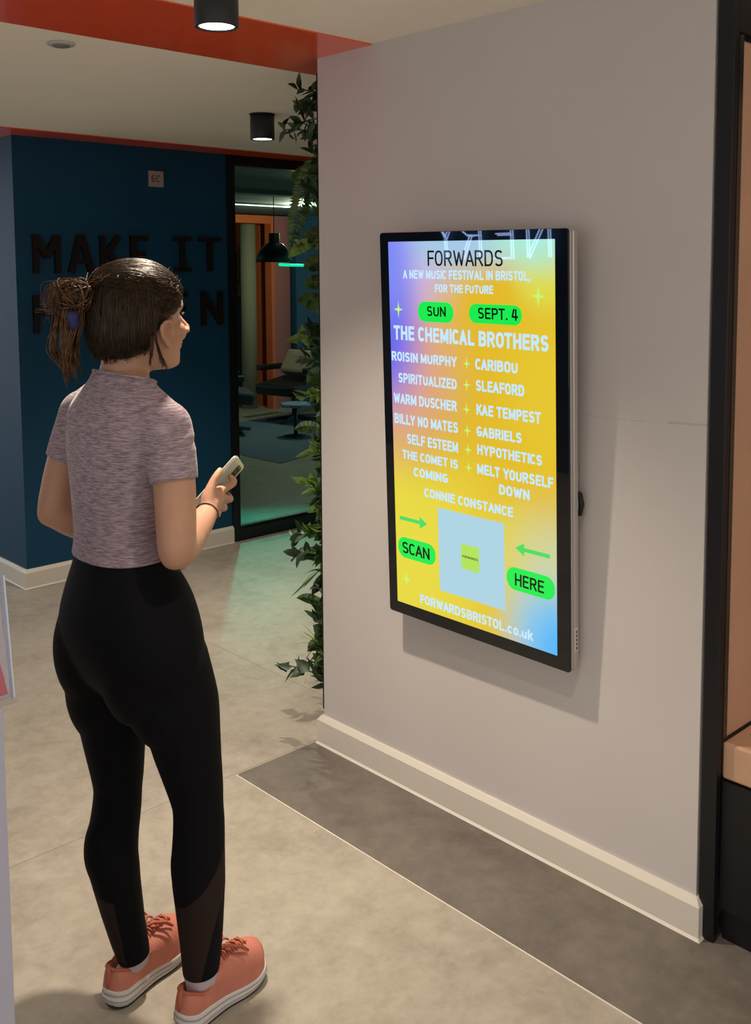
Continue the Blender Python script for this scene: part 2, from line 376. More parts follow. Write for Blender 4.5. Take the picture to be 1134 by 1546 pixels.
# (ex, ey, en) may be left-handed; keep it right-handed by using t upwards
if scr.matrix_world.determinant() < 0:
    scr.matrix_world = Matrix(((ex.x, -ey.x, en.x, o_.x), (ex.y, -ey.y, en.y, o_.y), (ex.z, -ey.z, en.z, o_.z), (0, 0, 0, 1))); SGN = -1
else: SGN = 1
def S(s, t_, d=0): return Vector((s, SGN * t_, d))
def rrect(s0, t0, s1, t1, r, n=6):
    pts = []
    for cx_, cy_, a0 in ((s1 - r, t0 + r, -90), (s1 - r, t1 - r, 0), (s0 + r, t1 - r, 90), (s0 + r, t0 + r, 180)):
        for k in range(n + 1):
            a = math.radians(a0 + 90 * k / n); pts.append((cx_ + r * math.cos(a), cy_ + r * math.sin(a)))
    return pts
M['bezel'] = mat('bezel_glass_black', (0.006, .007, .009), .015, spec=.5)
M['alu'] = mat('silver_aluminium', (.55, .50, .47), .35, metal=.6, spec=.5)
def rr_loft(name, rect_r, levels, m, parent):
    mb = MB(); s0, t0, s1, t1, r = rect_r; rings = []
    for inset, d in levels:
        rings.append([S(a, b, d) for a, b in rrect(s0 + inset, t0 + inset, s1 - inset, t1 - inset, max(r - inset, .001))])
    mb.loft(rings, smooth=False); return mb.build(name, m, parent)
rr_loft('glass_front', (0, 0, SW, SH, .009), [(0, -.006), (0, -.001), (.001, 0)], M['bezel'], scr)
rr_loft('frame', (0, 0, SW, SH, .009), [(.003, -.040), (0, -.037), (0, -.024), (.0025, -.022), (.0025, -.018), (0, -.016), (-.001, -.007), (0, -.006)], M['alu'], scr)
mb = MB(); mb.box(tuple(S(.14, .30, -.072)), tuple(S(.52, .85, -.040)), .002); mb.build('wall_bracket', M['black_metal'], scr)
mb = MB(); mb.box(tuple(S(SW - .004, SH - .115, -.034)), tuple(S(SW + .0015, SH - .050, -.020)), .002); fo = mb.build('port_cover', mat('port_grey', (.62, .58, .54), .4), scr)
mb = MB()
for k in range(5): mb.box(tuple(S(SW + .001, SH - .108 + k * .011, -.030)), tuple(S(SW + .0022, SH - .101 + k * .011, -.024)))
mb.build('button', mat('port_dark', (.12, .11, .11), .5), fo)
mb = MB(); mb.tube([S(SW - .05, .665, -.052), S(SW - .004, .675, -.052), S(SW + .001, .70, -.052), S(SW - .004, .725, -.052), S(SW - .05, .735, -.052)], .007); mb.build('cable_loop', M['black_metal'], scr)
mb = MB(); mb.box(tuple(S(SW - .085, SH - .001, -.016)), tuple(S(SW - .072, SH + .003, -.008)), .001); mb.build('sensor', M['black_metal'], scr)
# the lit picture: a soft colour field
A0, B0, A1, B1 = .0355, .0258, .6235, 1.100
m, nt, p = new_mat('screen_picture')
tc = nt.nodes.new('ShaderNodeTexCoord')
def blob(cur, col, cs, ct, r_in, r_out, sx=1, sy=1, k=1):
    vm = nt.nodes.new('ShaderNodeVectorMath'); vm.operation = 'SUBTRACT'; nt.links.new(tc.outputs['Object'], vm.inputs[0]); vm.inputs[1].default_value = (cs, SGN * ct, 0)
    vk = nt.nodes.new('ShaderNodeVectorMath'); vk.operation = 'MULTIPLY'; nt.links.new(vm.outputs[0], vk.inputs[0]); vk.inputs[1].default_value = (1 / sx, 1 / sy, 0)
    vl = nt.nodes.new('ShaderNodeVectorMath'); vl.operation = 'LENGTH'; nt.links.new(vk.outputs[0], vl.inputs[0])
    mr = nt.nodes.new('ShaderNodeMapRange'); mr.interpolation_type = 'SMOOTHERSTEP'
    mr.inputs[1].default_value = r_out; mr.inputs[2].default_value = r_in; mr.inputs[3].default_value = 0; mr.inputs[4].default_value = k
    nt.links.new(vl.outputs['Value'], mr.inputs[0])
    mx = nt.nodes.new('ShaderNodeMix'); mx.data_type = 'RGBA'; nt.links.new(mr.outputs[0], mx.inputs[0])
    if isinstance(cur, tuple): mx.inputs[6].default_value = cur
    else: nt.links.new(cur, mx.inputs[6])
    mx.inputs[7].default_value = col; return mx.outputs[2]
c = blob(srgb(232, 190, 40), srgb(236, 224, 68), .06, .90, .05, .60, 1, 1, .95)
c = blob(c, srgb(226, 176, 48), .12, .52, 0, .30, 1.2, 1, .7)
c = blob(c, srgb(236, 208, 52), .60, .42, 0, .26, 1, 1.6, .7)
c = blob(c, srgb(228, 222, 92), .50, .86, .0, .20, 1, 1.2, .6)
c = blob(c, srgb(226, 160, 160), .02, .36, .06, .40, 1, 1.1, .85)
c = blob(c, srgb(208, 186, 226), .10, .08, .02, .30, 1, .85, 1)
c = blob(c, srgb(168, 206, 236), .30, -.02, .04, .19, 2.2, 1, 1)
c = blob(c, srgb(226, 226, 80), .60, .12, .02, .14, 1.2, 1, .9)
c = blob(c, srgb(176, 240, 218), .56, .0, .02, .17, 1.5, 1, 1)
c = blob(c, srgb(104, 108, 246), -.02, .28, .04, .31, .85, 1.15, 1)
c = blob(c, srgb(128, 142, 252), -.02, .05, .04, .28, .85, 1.2, 1)
c = blob(c, srgb(206, 216, 172), .64, .90, .0, .28, 1, 1.1, .95)
c = blob(c, srgb(150, 206, 232), .60, 1.06, .02, .24, 1, 1, 1)
c = blob(c, srgb(84, 186, 255), .66, 1.11, .02, .20, 1, 1.2, 1)
nt.links.new(c, p.inputs['Emission Color']); p.inputs['Emission Strength'].default_value = .95
p.inputs['Base Color'].default_value = (.004, .004, .004, 1); p.inputs['Roughness'].default_value = .015; p.inputs['Specular IOR Level'].default_value = .5
mb = MB(); mb.poly([S(A0, B0, .0006), S(A1, B0, .0006), S(A1, B1, .0006), S(A0, B1, .0006)]); pic = mb.build('screen', m, scr)
def lit(name, col, k=1.0):
    m, nt, p = new_mat(name); p.inputs['Base Color'].default_value = (.004, .004, .004, 1); p.inputs['Roughness'].default_value = .06
    p.inputs['Emission Color'].default_value = col; p.inputs['Emission Strength'].default_value = k; return m
L_white = lit('lettering_pale_blue', srgb(196, 232, 255)); L_black = lit('lettering_black', srgb(10, 26, 14), .6)
L_green = lit('pill_green', srgb(24, 236, 78)); L_star = lit('star_pale_green', srgb(196, 246, 120)); L_card = lit('card_pale', srgb(176, 216, 232), .95); L_arrow = lit('arrow_green', srgb(70, 222, 96)); L_lime = lit('tag_lime', srgb(176, 226, 90))
# grotesk capitals drawn as centre-line strokes
def arc(cx_, cy_, rx, ry, a0, a1, n=12, p=2.5):
    out = []
    for k in range(n + 1):
        a = math.radians(a0 + (a1 - a0) * k / n); ca, sa = math.cos(a), math.sin(a)
        out.append((cx_ + math.copysign(abs(ca) ** (2 / p), ca) * rx, cy_ + math.copysign(abs(sa) ** (2 / p), sa) * ry))
    return out
GLY = {
 'A': (.60, [[(0, 0), (.5, 1), (1, 0)], [(.17, .30), (.83, .30)]]),
 'B': (.55, [[(0, 0), (0, 1)], [(0, 1)] + arc(.55, .765, .40, .235, 90, -90, 8) + [(0, .53)], [(0, .53)] + arc(.58, .265, .42, .265, 90, -90, 8) + [(0, 0)]]),
 'C': (.56, [arc(.5, .5, .5, .5, 42, 318, 20)]),
 'D': (.57, [[(0, 0), (0, 1)], [(0, 1), (.3, 1)] + arc(.45, .5, .55, .5, 80, -80, 14) + [(.3, 0), (0, 0)]]),
 'E': (.48, [[(1, 1), (0, 1), (0, 0), (1, 0)], [(0, .52), (.9, .52)]]),
 'F': (.47, [[(1, 1), (0, 1), (0, 0)], [(0, .50), (.88, .50)]]),
 'G': (.58, [arc(.5, .5, .5, .5, 45, 350, 22), [(1, .42), (.55, .42)]]),
 'H': (.57, [[(0, 0), (0, 1)], [(1, 0), (1, 1)], [(0, .5), (1, .5)]]),
 'I': (.0, [[(.5, 0), (.5, 1)]]),
 'K': (.57, [[(0, 0), (0, 1)], [(.95, 1), (.05, .42)], [(.35, .60), (1, 0)]]),
 'L': (.46, [[(0, 1), (0, 0), (1, 0)]]),
 'M': (.70, [[(0, 0), (0, 1), (.5, .12), (1, 1), (1, 0)]]),
 'N': (.57, [[(0, 0), (0, 1), (1, 0), (1, 1)]]),
 'O': (.58, [arc(.5, .5, .5, .5, 0, 360, 28)]),
 'P': (.54, [[(0, 0), (0, 1)], [(0, 1)] + arc(.55, .735, .45, .265, 90, -90, 9) + [(0, .47)]]),
 'R': (.56, [[(0, 0), (0, 1)], [(0, 1)] + arc(.55, .745, .43, .255, 90, -90, 9) + [(0, .49)], [(.5, .49), (1, 0)]]),
 'S': (.54, [arc(.5, .75, .46, .25, 25, 270, 14, 2.3) [:] + arc(.5, .25, .48, .25, 90, -155, 14, 2.3)]),
 'T': (.54, [[(0, 1), (1, 1)], [(.5, 1), (.5, 0)]]),
 'U': (.56, [[(0, 1), (0, .45)] + arc(.5, .42, .5, .42, 180, 360, 14) + [(1, .45), (1, 1)]]),
 'V': (.58, [[(0, 1), (.5, 0), (1, 1)]]),
 'W': (.86, [[(0, 1), (.25, 0), (.5, .9), (.75, 0), (1, 1)]]),
 'Y': (.58, [[(0, 1), (.5, .45), (1, 1)], [(.5, .45), (.5, 0)]]),
 'Z': (.52, [[(0, 1), (1, 1), (0, 0), (1, 0)]]),
 '4': (.54, [[(.72, 0), (.72, 1)], [(.30, 1), (.0, .28), (1, .28)]]),
 '.': (.0, [[(.5, 0), (.5, .02)]]), ',': (.0, [[(.5, .04), (.5, -.02), (.3, -.16)]]),
 'c': (.46, [arc(.5, .36, .5, .36, 42, 318, 18)]), 'o': (.48, [arc(.5, .36, .5, .36, 0, 360, 24)]),
 'u': (.46, [[(0, .72), (0, .3)] + arc(.5, .3, .5, .3, 180, 360, 12) + [(1, .3), (1, .72)], [(1, .3), (1, 0)]]), 'k': (.46, [[(0, 0), (0, 1)], [(.9, .72), (.05, .28)], [(.35, .45), (1, 0)]]),
}
def text_into(mb, txt, s0, s1, tt, tb, d, th):
    gap = .10; x = 0; items = []; pv = ''
    for ch in txt:
        if ch == ' ': x += .30; pv = ''; continue
        w_, pl = GLY[ch]
        if (pv + ch) in ('CA', 'LY', 'RY', 'RT', 'AT', 'AV', 'KA', 'FA', 'WA', 'DA', 'LT', 'PT', 'ST', 'PL', 'AR', 'MA', 'EA', 'GA', 'TA', 'OT', 'TO', 'FO', 'YO', 'AN', 'CO', 'CE', 'CS', 'CH', 'SC', 'IC'): x -= .055
        if (pv + ch) in ('CA', 'LY', 'KA', 'LT', 'FA'): x -= .05
        pv = ch
        items.append((x, w_ * .86, pl)); x += w_ * .86 + th + gap * (.8 if ch in '.,' else 1)
    tot = x - gap; kx = (s1 - s0) / tot; ky = tb - tt; ks = min(kx, ky * 1.0)
    k = 0
    for x0, w_, pl in items:
        for line in pl:
            P = [Vector((s0 + kx * (x0 + th / 2) + kx * w_ * a, tb - ky * (th / 2 + b_ * (1 - th)), 0)) for a, b_ in line]
            hx, hy = th / 2 * kx, th / 2 * ky; k += 1; dz = d + 2e-6 * (k % 5)
            for a, b_ in zip(P[:-1], P[1:]):
                t = (b_ - a)
                if t.length < 1e-7: continue
                t.normalize(); n_ = Vector((-t.y * hx, t.x * hy, 0))
                ends = Vector((t.x * hx, t.y * hy, 0))
                a2 = a - ends * (1 if a is P[0] and len(line) < 9 else 0); b2 = b_ + ends * (1 if b_ is P[-1] and len(line) < 9 else 0)
                mb.bm.faces.new([mb.bm.verts.new(S(q.x, q.y, dz)) for q in (a2 + n_, b2 + n_, b2 - n_, a2 - n_)])
            for q in P[1:-1]:
                mb.bm.faces.new([mb.bm.verts.new(S(q.x + hx * math.cos(j * math.pi / 5), q.y + hy * math.sin(j * math.pi / 5), dz + 1e-6)) for j in range(10)])
dT = .0012
for a in [('A NEW MUSIC FESTIVAL IN BRISTOL,', .0935, .5470, .1052, .1302), ('FOR THE FUTURE', .2163, .425, .1440, .1665), ('THE CHEMICAL BROTHERS', .0495, .6030, .2655, .3070),
          ('ROISIN MURPHY', .0385, .2925, .3415, .3695), ('SPIRITUALIZED', .0640, .2910, .4030, .4320), ('WARM DUSCHER', .0425, .2895, .4640, .4940), ('BILLY NO MATES', .0430, .2930, .5240, .5540),
          ('SELF ESTEEM', .0930, .2915, .5795, .6095), ('THE COMET IS', .0720, .2905, .6300, .6560), ('COMING', .1168, .2520, .6760, .7025), ('CONNIE CONSTANCE', .1575, .4828, .7305, .7570),
          ('CARIBOU', .3590, .5035, .3405, .3705), ('SLEAFORD', .3600, .5245, .3985, .4285), ('KAE TEMPEST', .3610, .5768, .4640, .4940), ('GABRIELS', .3600, .5142, .5250, .5530), ('HYPOTHETICS', .3612, .5798, .5755, .6030),
          ('MELT YOURSELF', .3600, .6150, .6285, .6570), ('DOWN', .4360, .5385, .6740, .7015), ('FORWARDSBRISTOL.co.uk', .1313, .5452, 1.0545, 1.0825)]:
    mb = MB(); text_into(mb, *a, dT, .212); mb.build('pale_lettering', L_white, scr, recalc=False)
for a in [('FORWARDS', .1915, .4597, .0515, .0940, .128), ('SUN', .1845, .2562, .2055, .2335, .16), ('SEPT. 4', .3716, .5071, .2030, .2330, .16), ('SCAN', .0622, .1738, .9085, .9435, .16), ('HERE', .4870, .5833, .9085, .9425, .16)]:
    mb = MB(); text_into(mb, *a[:5], dT + .0006, a[5]); mb.build('black_lettering', L_black, scr, recalc=False)
for a in [(.1495, .1935, .2840, .2500), (.3400, .1935, .5190, .2455), (.0445, .8945, .1975, .9575), (.4585, .8930, .6180, .9560)]:
    mb = MB(); mb.poly([S(x, y, dT) for x, y in rrect(a[0], a[1], a[2], a[3], (a[3] - a[1]) * .46, 8)]); mb.build('green_pill', L_green, scr)
for s_, t_, r in [(.0711, .2191, .022), (.5713, .1679, .025), (.3284, .3575, .016), (.3271, .4157, .016), (.3256, .4835, .016), (.3266, .5423, .016), (.3279, .5957, .016), (.3292, .6457, .016), (.0755, 1.0228, .021)]:
    mb = MB(); pts = []
    for k in range(4):
        a = math.pi / 2 * k; pts.append((s_ + .85 * r * math.cos(a), t_ + 1.15 * r * math.sin(a)))
        for q in (.25, .5, .75):
            b = a + math.pi / 2 * q; rad = r * (.26 + .28 * abs(q - .5) ** 1.3 * 2); pts.append((s_ + .85 * rad * math.cos(b), t_ + 1.15 * rad * math.sin(b)))
    mb.poly([S(x, y, dT) for x, y in pts]); mb.build('star', L_star, scr)
for s0, s1, t_ in [(.054, .1665, .838), (.603, .489, .8385)]:
    dr = 1 if s1 > s0 else -1; mb = MB(); hb = s1 - dr * .03
    mb.poly([S(x, y, dT) for x, y in [(s0, t_ - .0055), (hb, t_ - .0055), (hb, t_ - .018), (s1, t_), (hb, t_ + .018), (hb, t_ + .0055), (s0, t_ + .0055)]]); mb.build('arrow', L_arrow, scr)
mb = MB(); mb.poly([S(.2095, .7797, dT), S(.4515, .7797, dT), S(.4530, 1.0235, dT), S(.2115, 1.0235, dT)]); mb.build('card', L_card, scr)
mb = MB(); mb.poly([S(x, y, dT + .0004) for x, y in rrect(.2965, .867, .3625, .939, .004)]); tg = mb.build('lime_tag', L_lime, scr)
mb = MB(); text_into(mb, 'FORWARDS', .3005, .3590, .8985, .9055, dT + .0009, .16); mb.build('tag_lettering', L_black, tg, recalc=False)

# neon sign on the far left wall: it shows as the mirrored letters in the glass
neon = empty('neon_sign', (-3.315, 0, 0)); tag(neon, 'pale blue neon outline letters on the left wall, mirrored at the top of the screen', 'sign')
M['neon'] = mat('neon_tube_blue', (.5, .6, .9), .4, emit=(.42, .58, 1.0), estr=11)
def neon_letter(ch, y0, y1, z0=1.415, z1=1.70):
    mb = MB(); w_ = y1 - y0; st = .018
    P = lambda a, b: (.03, y0 + a * w_, z0 + b * (z1 - z0))
    seg = {'N': [[(0, 0), (0, 1)], [(0, 1), (1, 0)], [(1, 0), (1, 1)]], 'E': [[(1, 0), (0, 0), (0, 1), (1, 1)], [(0, .55), (.85, .55)]],
           'R': [[(0, 0), (0, 1)], [(0, 1), (.7, 1), (1, .88), (1, .68), (.7, .55), (0, .55)], [(.5, .55), (1, 0)]], 'Y': [[(.5, 0), (.5, .5)], [(.5, .5), (0, 1)], [(.5, .5), (1, 1)]]}[ch]
    for pl in seg:
        for off in (-st / 2, st / 2):
            mb.tube([(.03, y0 + a * w_ + off, z0 + b * (z1 - z0) + (off * .6 if abs(a - pl[0][0]) + abs(a - pl[-1][0]) > 0 else 0)) for a, b in pl], .0045, 6)
    mb.build('neon_letter', M['neon'], neon)
neon_letter('N', 3.86, 4.03); neon_letter('E', 4.16, 4.31); neon_letter('R', 4.43, 4.59); neon_letter('Y', 4.66, 4.82)

# ------------------------------------------------------------------ booth at the right edge
booth = empty('booth', (.03, 1.1, 0)); tag(booth, 'black framed booth with tan upholstery and a tan seat at the right edge', 'booth')
bp = lambda a: (a[0] - .03, a[1] - 1.1, a[2])
def bbox(name, a, b, m, bev=.002, seg=2):
    mb = MB(); mb.box(bp(a), bp(b), bev, seg); return mb.build(name, m, booth)
M['tan'] = mat('tan_leatherette', (.60, .36, .225), .5, spec=.35, var=.06, scale=6, bump=.08, bscale=260)
M['tan_panel'] = mat('tan_panel_fabric', (.58, .34, .215), .6, spec=.3, var=.05, scale=5, bump=.06, bscale=300)
bbox('post', (.001, 1.112, .001), (.022, 1.152, H - .005), M['black_metal'], .003)
bbox('header', (.022, 1.112, 2.13), (.9, 1.152, H - .005), M['black_metal'])
bbox('edge_trim', (.026, 1.112, .50), (.044, 1.130, 2.125), mat('dark_steel_trim', (.10, .10, .09), .25, metal=.8), .001)
bbox('side_panel', (.052, 1.118, .49), (.75, 1.152, 2.118), M['tan_panel'], .012, 3)
bbox('back_panel', (.752, -.3, .49), (.80, 1.152, 2.118), M['tan_panel'], .012, 3)
bbox('rear_board', (.802, -.3, .001), (.86, 1.152, H - .005), M['black_metal'])
bbox('base', (.022, -.3, .082), (.75, 1.110, .400), M['black_metal'])
bbox('kick_board', (.036, -.3, .001), (.75, 1.108, .080), M['black_metal'])
bbox('seat_cushion', (.025, -.3, .403), (.748, 1.114, .494), M['tan'], .014, 3)

# ------------------------------------------------------------------ plinth with leaflet holder at the left edge
pl = MB(); pl.box((-2.05, 1.497, .0), (-1.521, 1.95, .932), .002); plinth = pl.build('plinth', mat('white_laminate', (.46, .46, .56), .45, spec=.4))
tag(plinth, 'white laminate plinth at the left edge carrying the leaflet holder', 'plinth')
hold = empty('leaflet_holder', (-1.616, 1.512, .9335)); tag(hold, 'clear acrylic leaflet holder standing on the white plinth', 'holder')
ma, nt, p = new_mat('clear_acrylic'); nt.nodes.remove(p); out = nt.nodes['Material Output']
tr = nt.nodes.new('ShaderNodeBsdfTransparent'); tr.inputs[0].default_value = (.94, .945, .97, 1); gl = nt.nodes.new('ShaderNodeBsdfGlossy'); gl.inputs['Roughness'].default_value = .08
mx = nt.nodes.new('ShaderNodeMixShader'); mx.inputs[0].default_value = .05; nt.links.new(tr.outputs[0], mx.inputs[1]); nt.links.new(gl.outputs[0], mx.inputs[2]); nt.links.new(mx.outputs[0], out.inputs[0])
lean = Matrix.Rotation(math.radians(-7), 4, 'X')
HW = .119
mb = MB(); mb.box((-HW, -.003, .006), (HW, 0, .198), .001, M=lean); mb.build('front_sheet', ma, hold)
mb = MB(); mb.box((-HW, .006, .006), (HW, .009, .200), .001, M=lean); mb.build('back_sheet', ma, hold)
mb = MB(); mb.box((-HW, -.012, .0), (HW + .002, .06, .006), .0015); mb.build('base', ma, hold)
med = mat('acrylic_edge', (.55, .60, .70), .2, spec=.6)
for s_ in (-1, 1):
    mb = MB(); mb.box((s_ * HW - .0015, -.0035, .004), (s_ * HW + .0015, .0095, .198), .001, M=lean); mb.build('edge', med, hold)
lf = MB(); lm = lean @ Matrix.Translation((0, .0015, .008))
def lp(x, z, d=0): return Vector((-1.616, 1.512, .9335)) + lm @ Vector((x, d, z))
lf.prism([lp(-.112, 0, .002), lp(.112, 0, .002), lp(.112, .185, .002), lp(-.112, .185, .002)], lm.to_3x3() @ Vector((0, .0015, 0)), 0)
lf.poly([lp(-.111, .004, .0012), lp(.1115, .004, .0012), lp(.1075, .03, .0012), lp(.0985, .08, .0012), lp(.09, .105, .0012), lp(.06, .14, .0012), lp(-.111, .16, .0012)], 1)
tag(lf.build('leaflet', [mat('leaflet_paper', (.50, .40, .41), .4), mat('leaflet_red', (.55, .014, .016), .35)]), 'red printed leaflet inside the clear acrylic holder', 'leaflet')
# ------------------------------------------------------------------ the person
per = empty('person', (-1.0, 1.835, 0))
tag(per, 'woman with dark tied-up hair in mauve top, black leggings and coral trainers holding a phone', 'person')
def vec_noise(p, s): return noise.noise(Vector(p) * s)
def ering(c, w_, f, b, n=40, p=2.0, rot=0):
    c = Vector(c); out = []
    for k in range(n):
        a = 2 * math.pi * k / n; ca, sa = math.cos(a), math.sin(a)
        x = math.copysign(abs(ca) ** (2 / p), ca) * (f if ca > 0 else b); y = math.copysign(abs(sa) ** (2 / p), sa) * w_
        out.append(c + Vector((x * math.cos(rot) - y * math.sin(rot), x * math.sin(rot) + y * math.cos(rot), 0)))
    return out
def spline_rings(rows, sub=3):
    """rows of numbers -> densified by catmull-rom"""
    out = []
    for i in range(len(rows) - 1):
        p0, p1, p2, p3 = (np.array(rows[max(i - 1, 0)], float), np.array(rows[i], float), np.array(rows[i + 1], float), np.array(rows[min(i + 2, len(rows) - 1)], float))
        for k in range(sub):
            t = k / sub
            out.append(.5 * (2 * p1 + (-p0 + p2) * t + (2 * p0 - 5 * p1 + 4 * p2 - p3) * t * t + (-p0 + 3 * p1 - 3 * p2 + p3) * t ** 3))
    out.append(np.array(rows[-1], float)); return out
TORSO = [  # z, cx, cy, half width, front, back
    (.71, -.070, .046, .115, .06, .07), (.76, -.070, .046, .166, .09, .115), (.82, -.071, .046, .187, .10, .138), (.88, -.076, .047, .183, .102, .138),
    (.94, -.084, .050, .162, .10, .115), (1.00, -.096, .056, .124, .09, .086), (1.05, -.100, .060, .111, .085, .076), (1.12, -.095, .059, .119, .095, .084),
    (1.19, -.090, .056, .131, .100, .094), (1.26, -.087, .055, .145, .094, .098), (1.31, -.087, .055, .150, .082, .088), (1.345, -.088, .054, .122, .062, .070), (1.372, -.088, .053, .078, .052, .060), (1.40, -.088, .052, .055, .050, .054)]
def torso_w(z): return float(np.interp(z, [r[0] for r in TORSO], [r[3] for r in TORSO]))
HM = Matrix.Translation((-.045, .045, 1.51)) @ Matrix.Rotation(math.radians(-6), 4, 'Z')
def hp(x, y, z): return HM @ Vector((x, y, z))
ARM_R = [(-.075, -.092, 1.296), (-.078, -.124, 1.20), (-.085, -.140, 1.10), (-.088, -.146, 1.058), (-.045, -.108, 1.060), (.025, -.050, 1.073), (.072, -.012, 1.082)]
ARM_R_r = [.050, .043, .0405, .037, .0385, .031, .023]
ARM_L = [(-.100, .202, 1.296), (-.125, .236, 1.20), (-.145, .246, 1.12), (-.150, .245, 1.082), (-.095, .225, 1.045), (-.010, .190, 1.015), (.030, .160, 1.000)]
ARM_L_r = [.050, .043, .0405, .037, .0385, .030, .023]
LEG_L = [(-.086, .132, .80), (-.090, .130, .70), (-.092, .126, .60), (-.090, .118, .47), (-.108, .114, .36), (-.110, .108, .30), (-.094, .095, .17), (-.080, .086, .09)]
LEG_L_r = [.086, .081, .068, .0495, .0525, .0525, .0405, .0330]
LEG_R = [(-.060, -.044, .80), (-.035, -.052, .70), (-.020, -.057, .60), (-.002, -.066, .47), (-.006, -.069, .36), (-.007, -.070, .30), (-.006, -.072, .17), (-.011, -.075, .09)]
LEG_R_r = [.087, .082, .069, .0510, .0540, .0540, .0430, .0340]
FOOT = {'R': ((-.075, -.088), math.radians(10)), 'L': ((-.150, .080), math.radians(17))}

b = MB()
b.loft([ering((r[1], r[2], r[0]), r[3], r[4], r[5], p=2.25) for r in spline_rings(TORSO)])
b.ellipsoid((-.142, .128, .800), (.072, .080, .125)); b.ellipsoid((-.122, -.026, .800), (.068, .080, .125)); b.ellipsoid((-.119, .132, .705), (.070, .076, .12)); b.ellipsoid((-.066, -.046, .715), (.074, .078, .10))
b.ellipsoid((-.012, .108, 1.215), (.034, .054, .055)); b.ellipsoid((-.012, .008, 1.215), (.034, .054, .055))
b.loft([ering((r[1], r[2], r[0]), r[3], r[3] * .95, r[4]) for r in spline_rings([(1.33, -.092, .052, .064, .062), (1.37, -.090, .052, .055, .056), (1.41, -.080, .050, .050, .053), (1.46, -.070, .047, .050, .055)])])
for s_, A in ((-1, ARM_R), (1, ARM_L)):   # trapezius / deltoid bridges
    b.capsules([(-.090, .053 + s_ * .03, 1.375), (-.088, .053 + s_ * .085, 1.338), A[0]], [.040, .042, .046])
b.capsules(ARM_R, ARM_R_r); b.capsules(ARM_L, ARM_L_r)
b.ellipsoid((-.096, -.151, 1.052), (.031, .031, .031)); b.ellipsoid((-.162, .250, 1.078), (.031, .031, .031))
b.capsules(LEG_L, LEG_L_r, 24); b.capsules(LEG_R, LEG_R_r, 24)
b.ellipsoid((-.126, .112, .345), (.046, .044, .085)); b.ellipsoid((-.022, -.070, .345), (.044, .043, .09))   # calves
for k in 'RL':
    (fx, fy), ya = FOOT[k]; d = Vector((math.cos(ya), math.sin(ya), 0)); h = Vector((fx, fy, 0))
    b.capsules([h + d * .045 + V(0, 0, .045), h + d * .12 + V(0, 0, .045), h + d * .205 + V(0, 0, .036)], [.028, .028, .024])
# head: skull, face, jaw
b.ellipsoid(hp(-.012, 0, .030), (.092, .073, .088), 32, 20)
FACE = [(-.110, .030, .026, .034, .03), (-.102, .030, .038, .048, .05), (-.085, .028, .049, .054, .065), (-.066, .025, .055, .056, .075), (-.045, .022, .060, .062, .08), (-.02, .02, .0635, .064, .085), (.005, .018, .066, .066, .09), (.03, .012, .069, .077, .09), (.055, .006, .067, .076, .09), (.08, .0, .058, .066, .08)]
b.loft([[HM @ p for p in ering((r[1], 0, r[0]), r[2], r[3], r[4], 40, 2.15)] for r in spline_rings(FACE)])
b.capsules([hp(.076, 0, .012), hp(.089, 0, -.008), hp(.102, 0, -.024)], [.0085, .0080, .0098])      # nose
b.ellipsoid(hp(.098, -.011, -.030), (.010, .0075, .0068)); b.ellipsoid(hp(.098, .011, -.030), (.010, .0075, .0068))
b.ellipsoid(hp(.082, 0, -.0535), (.0085, .020, .0050)); b.ellipsoid(hp(.0805, 0, -.0645), (.0090, .017, .0058))      # lips
b.ellipsoid(hp(.066, 0, -.094), (.020, .021, .015))                                                # chin
b.capsules([hp(.066, -.045, .022), hp(.077, -.022, .024), hp(.077, .022, .024), hp(.066, .045, .022)], [.008, .009, .009, .008])  # brow
b.ellipsoid(hp(.058, -.040, -.030), (.026, .022, .024)); b.ellipsoid(hp(.058, .040, -.030), (.026, .022, .024))  # cheeks
for s_ in (-1, 1):   # ears
    e = [(.042, .061, -.022), (.037, .070, -.010), (.024, .0765, -.006), (.011, .079, -.014), (.012, .077, -.032), (.022, .072, -.046), (.033, .064, -.056)]
    b.capsules([hp(x, s_ * y, z) for x, y, z in e], [.0050, .0050, .0050, .0050, .0050, .0062, .0082], 10)
    b.capsules([hp(.033, s_ * .060, -.010), hp(.020, s_ * .066, -.020), hp(.028, s_ * .062, -.044)], [.007, .006, .006], 10)
    b.capsules([hp(.042, s_ * .063, -.024), hp(.040, s_ * .063, -.036)], [.0055, .0055], 10)
# right hand around the phone
WR = (.072, -.012, 1.082)
RH = dict(I0=(.122, .0153, 1.1203), I1=(.1688, .0261, 1.1296), I2=(.1630, .0300, 1.1440), M0=(.1257, .0187, 1.1057), M1=(.1575, .0250, 1.0940), M2=(.1600, .0445, 1.1040),
          R0=(.1212, .023, 1.0907), R1=(.1450, .0300, 1.0750), R2=(.1500, .0500, 1.0860), P0=(.1089, .0230, 1.0785), P1=(.1270, .0300, 1.0620), P2=(.1340, .0490, 1.0720))
for f, r0, r1 in (('I', .0125, .0082), ('M', .0125, .0084), ('R', .0120, .0080), ('P', .0110, .0070)):
    b.capsules([WR, tuple(.5 * (a + c_) for a, c_ in zip(WR, RH[f + '0'])), RH[f + '0']], [.018, .0155, r0], 12)
    b.capsules([RH[f + '0'], RH[f + '1'], RH[f + '2']], [r0 * .82, r1 * 1.04, r1 * .86], 12)
b.capsules([(.076, -.008, 1.094), (.082, .0, 1.112), (.0985, .006, 1.140), (.1120, .0085, 1.156), (.1225, .0115, 1.1665)], [.017, .0155, .0108, .0098, .0078], 12)
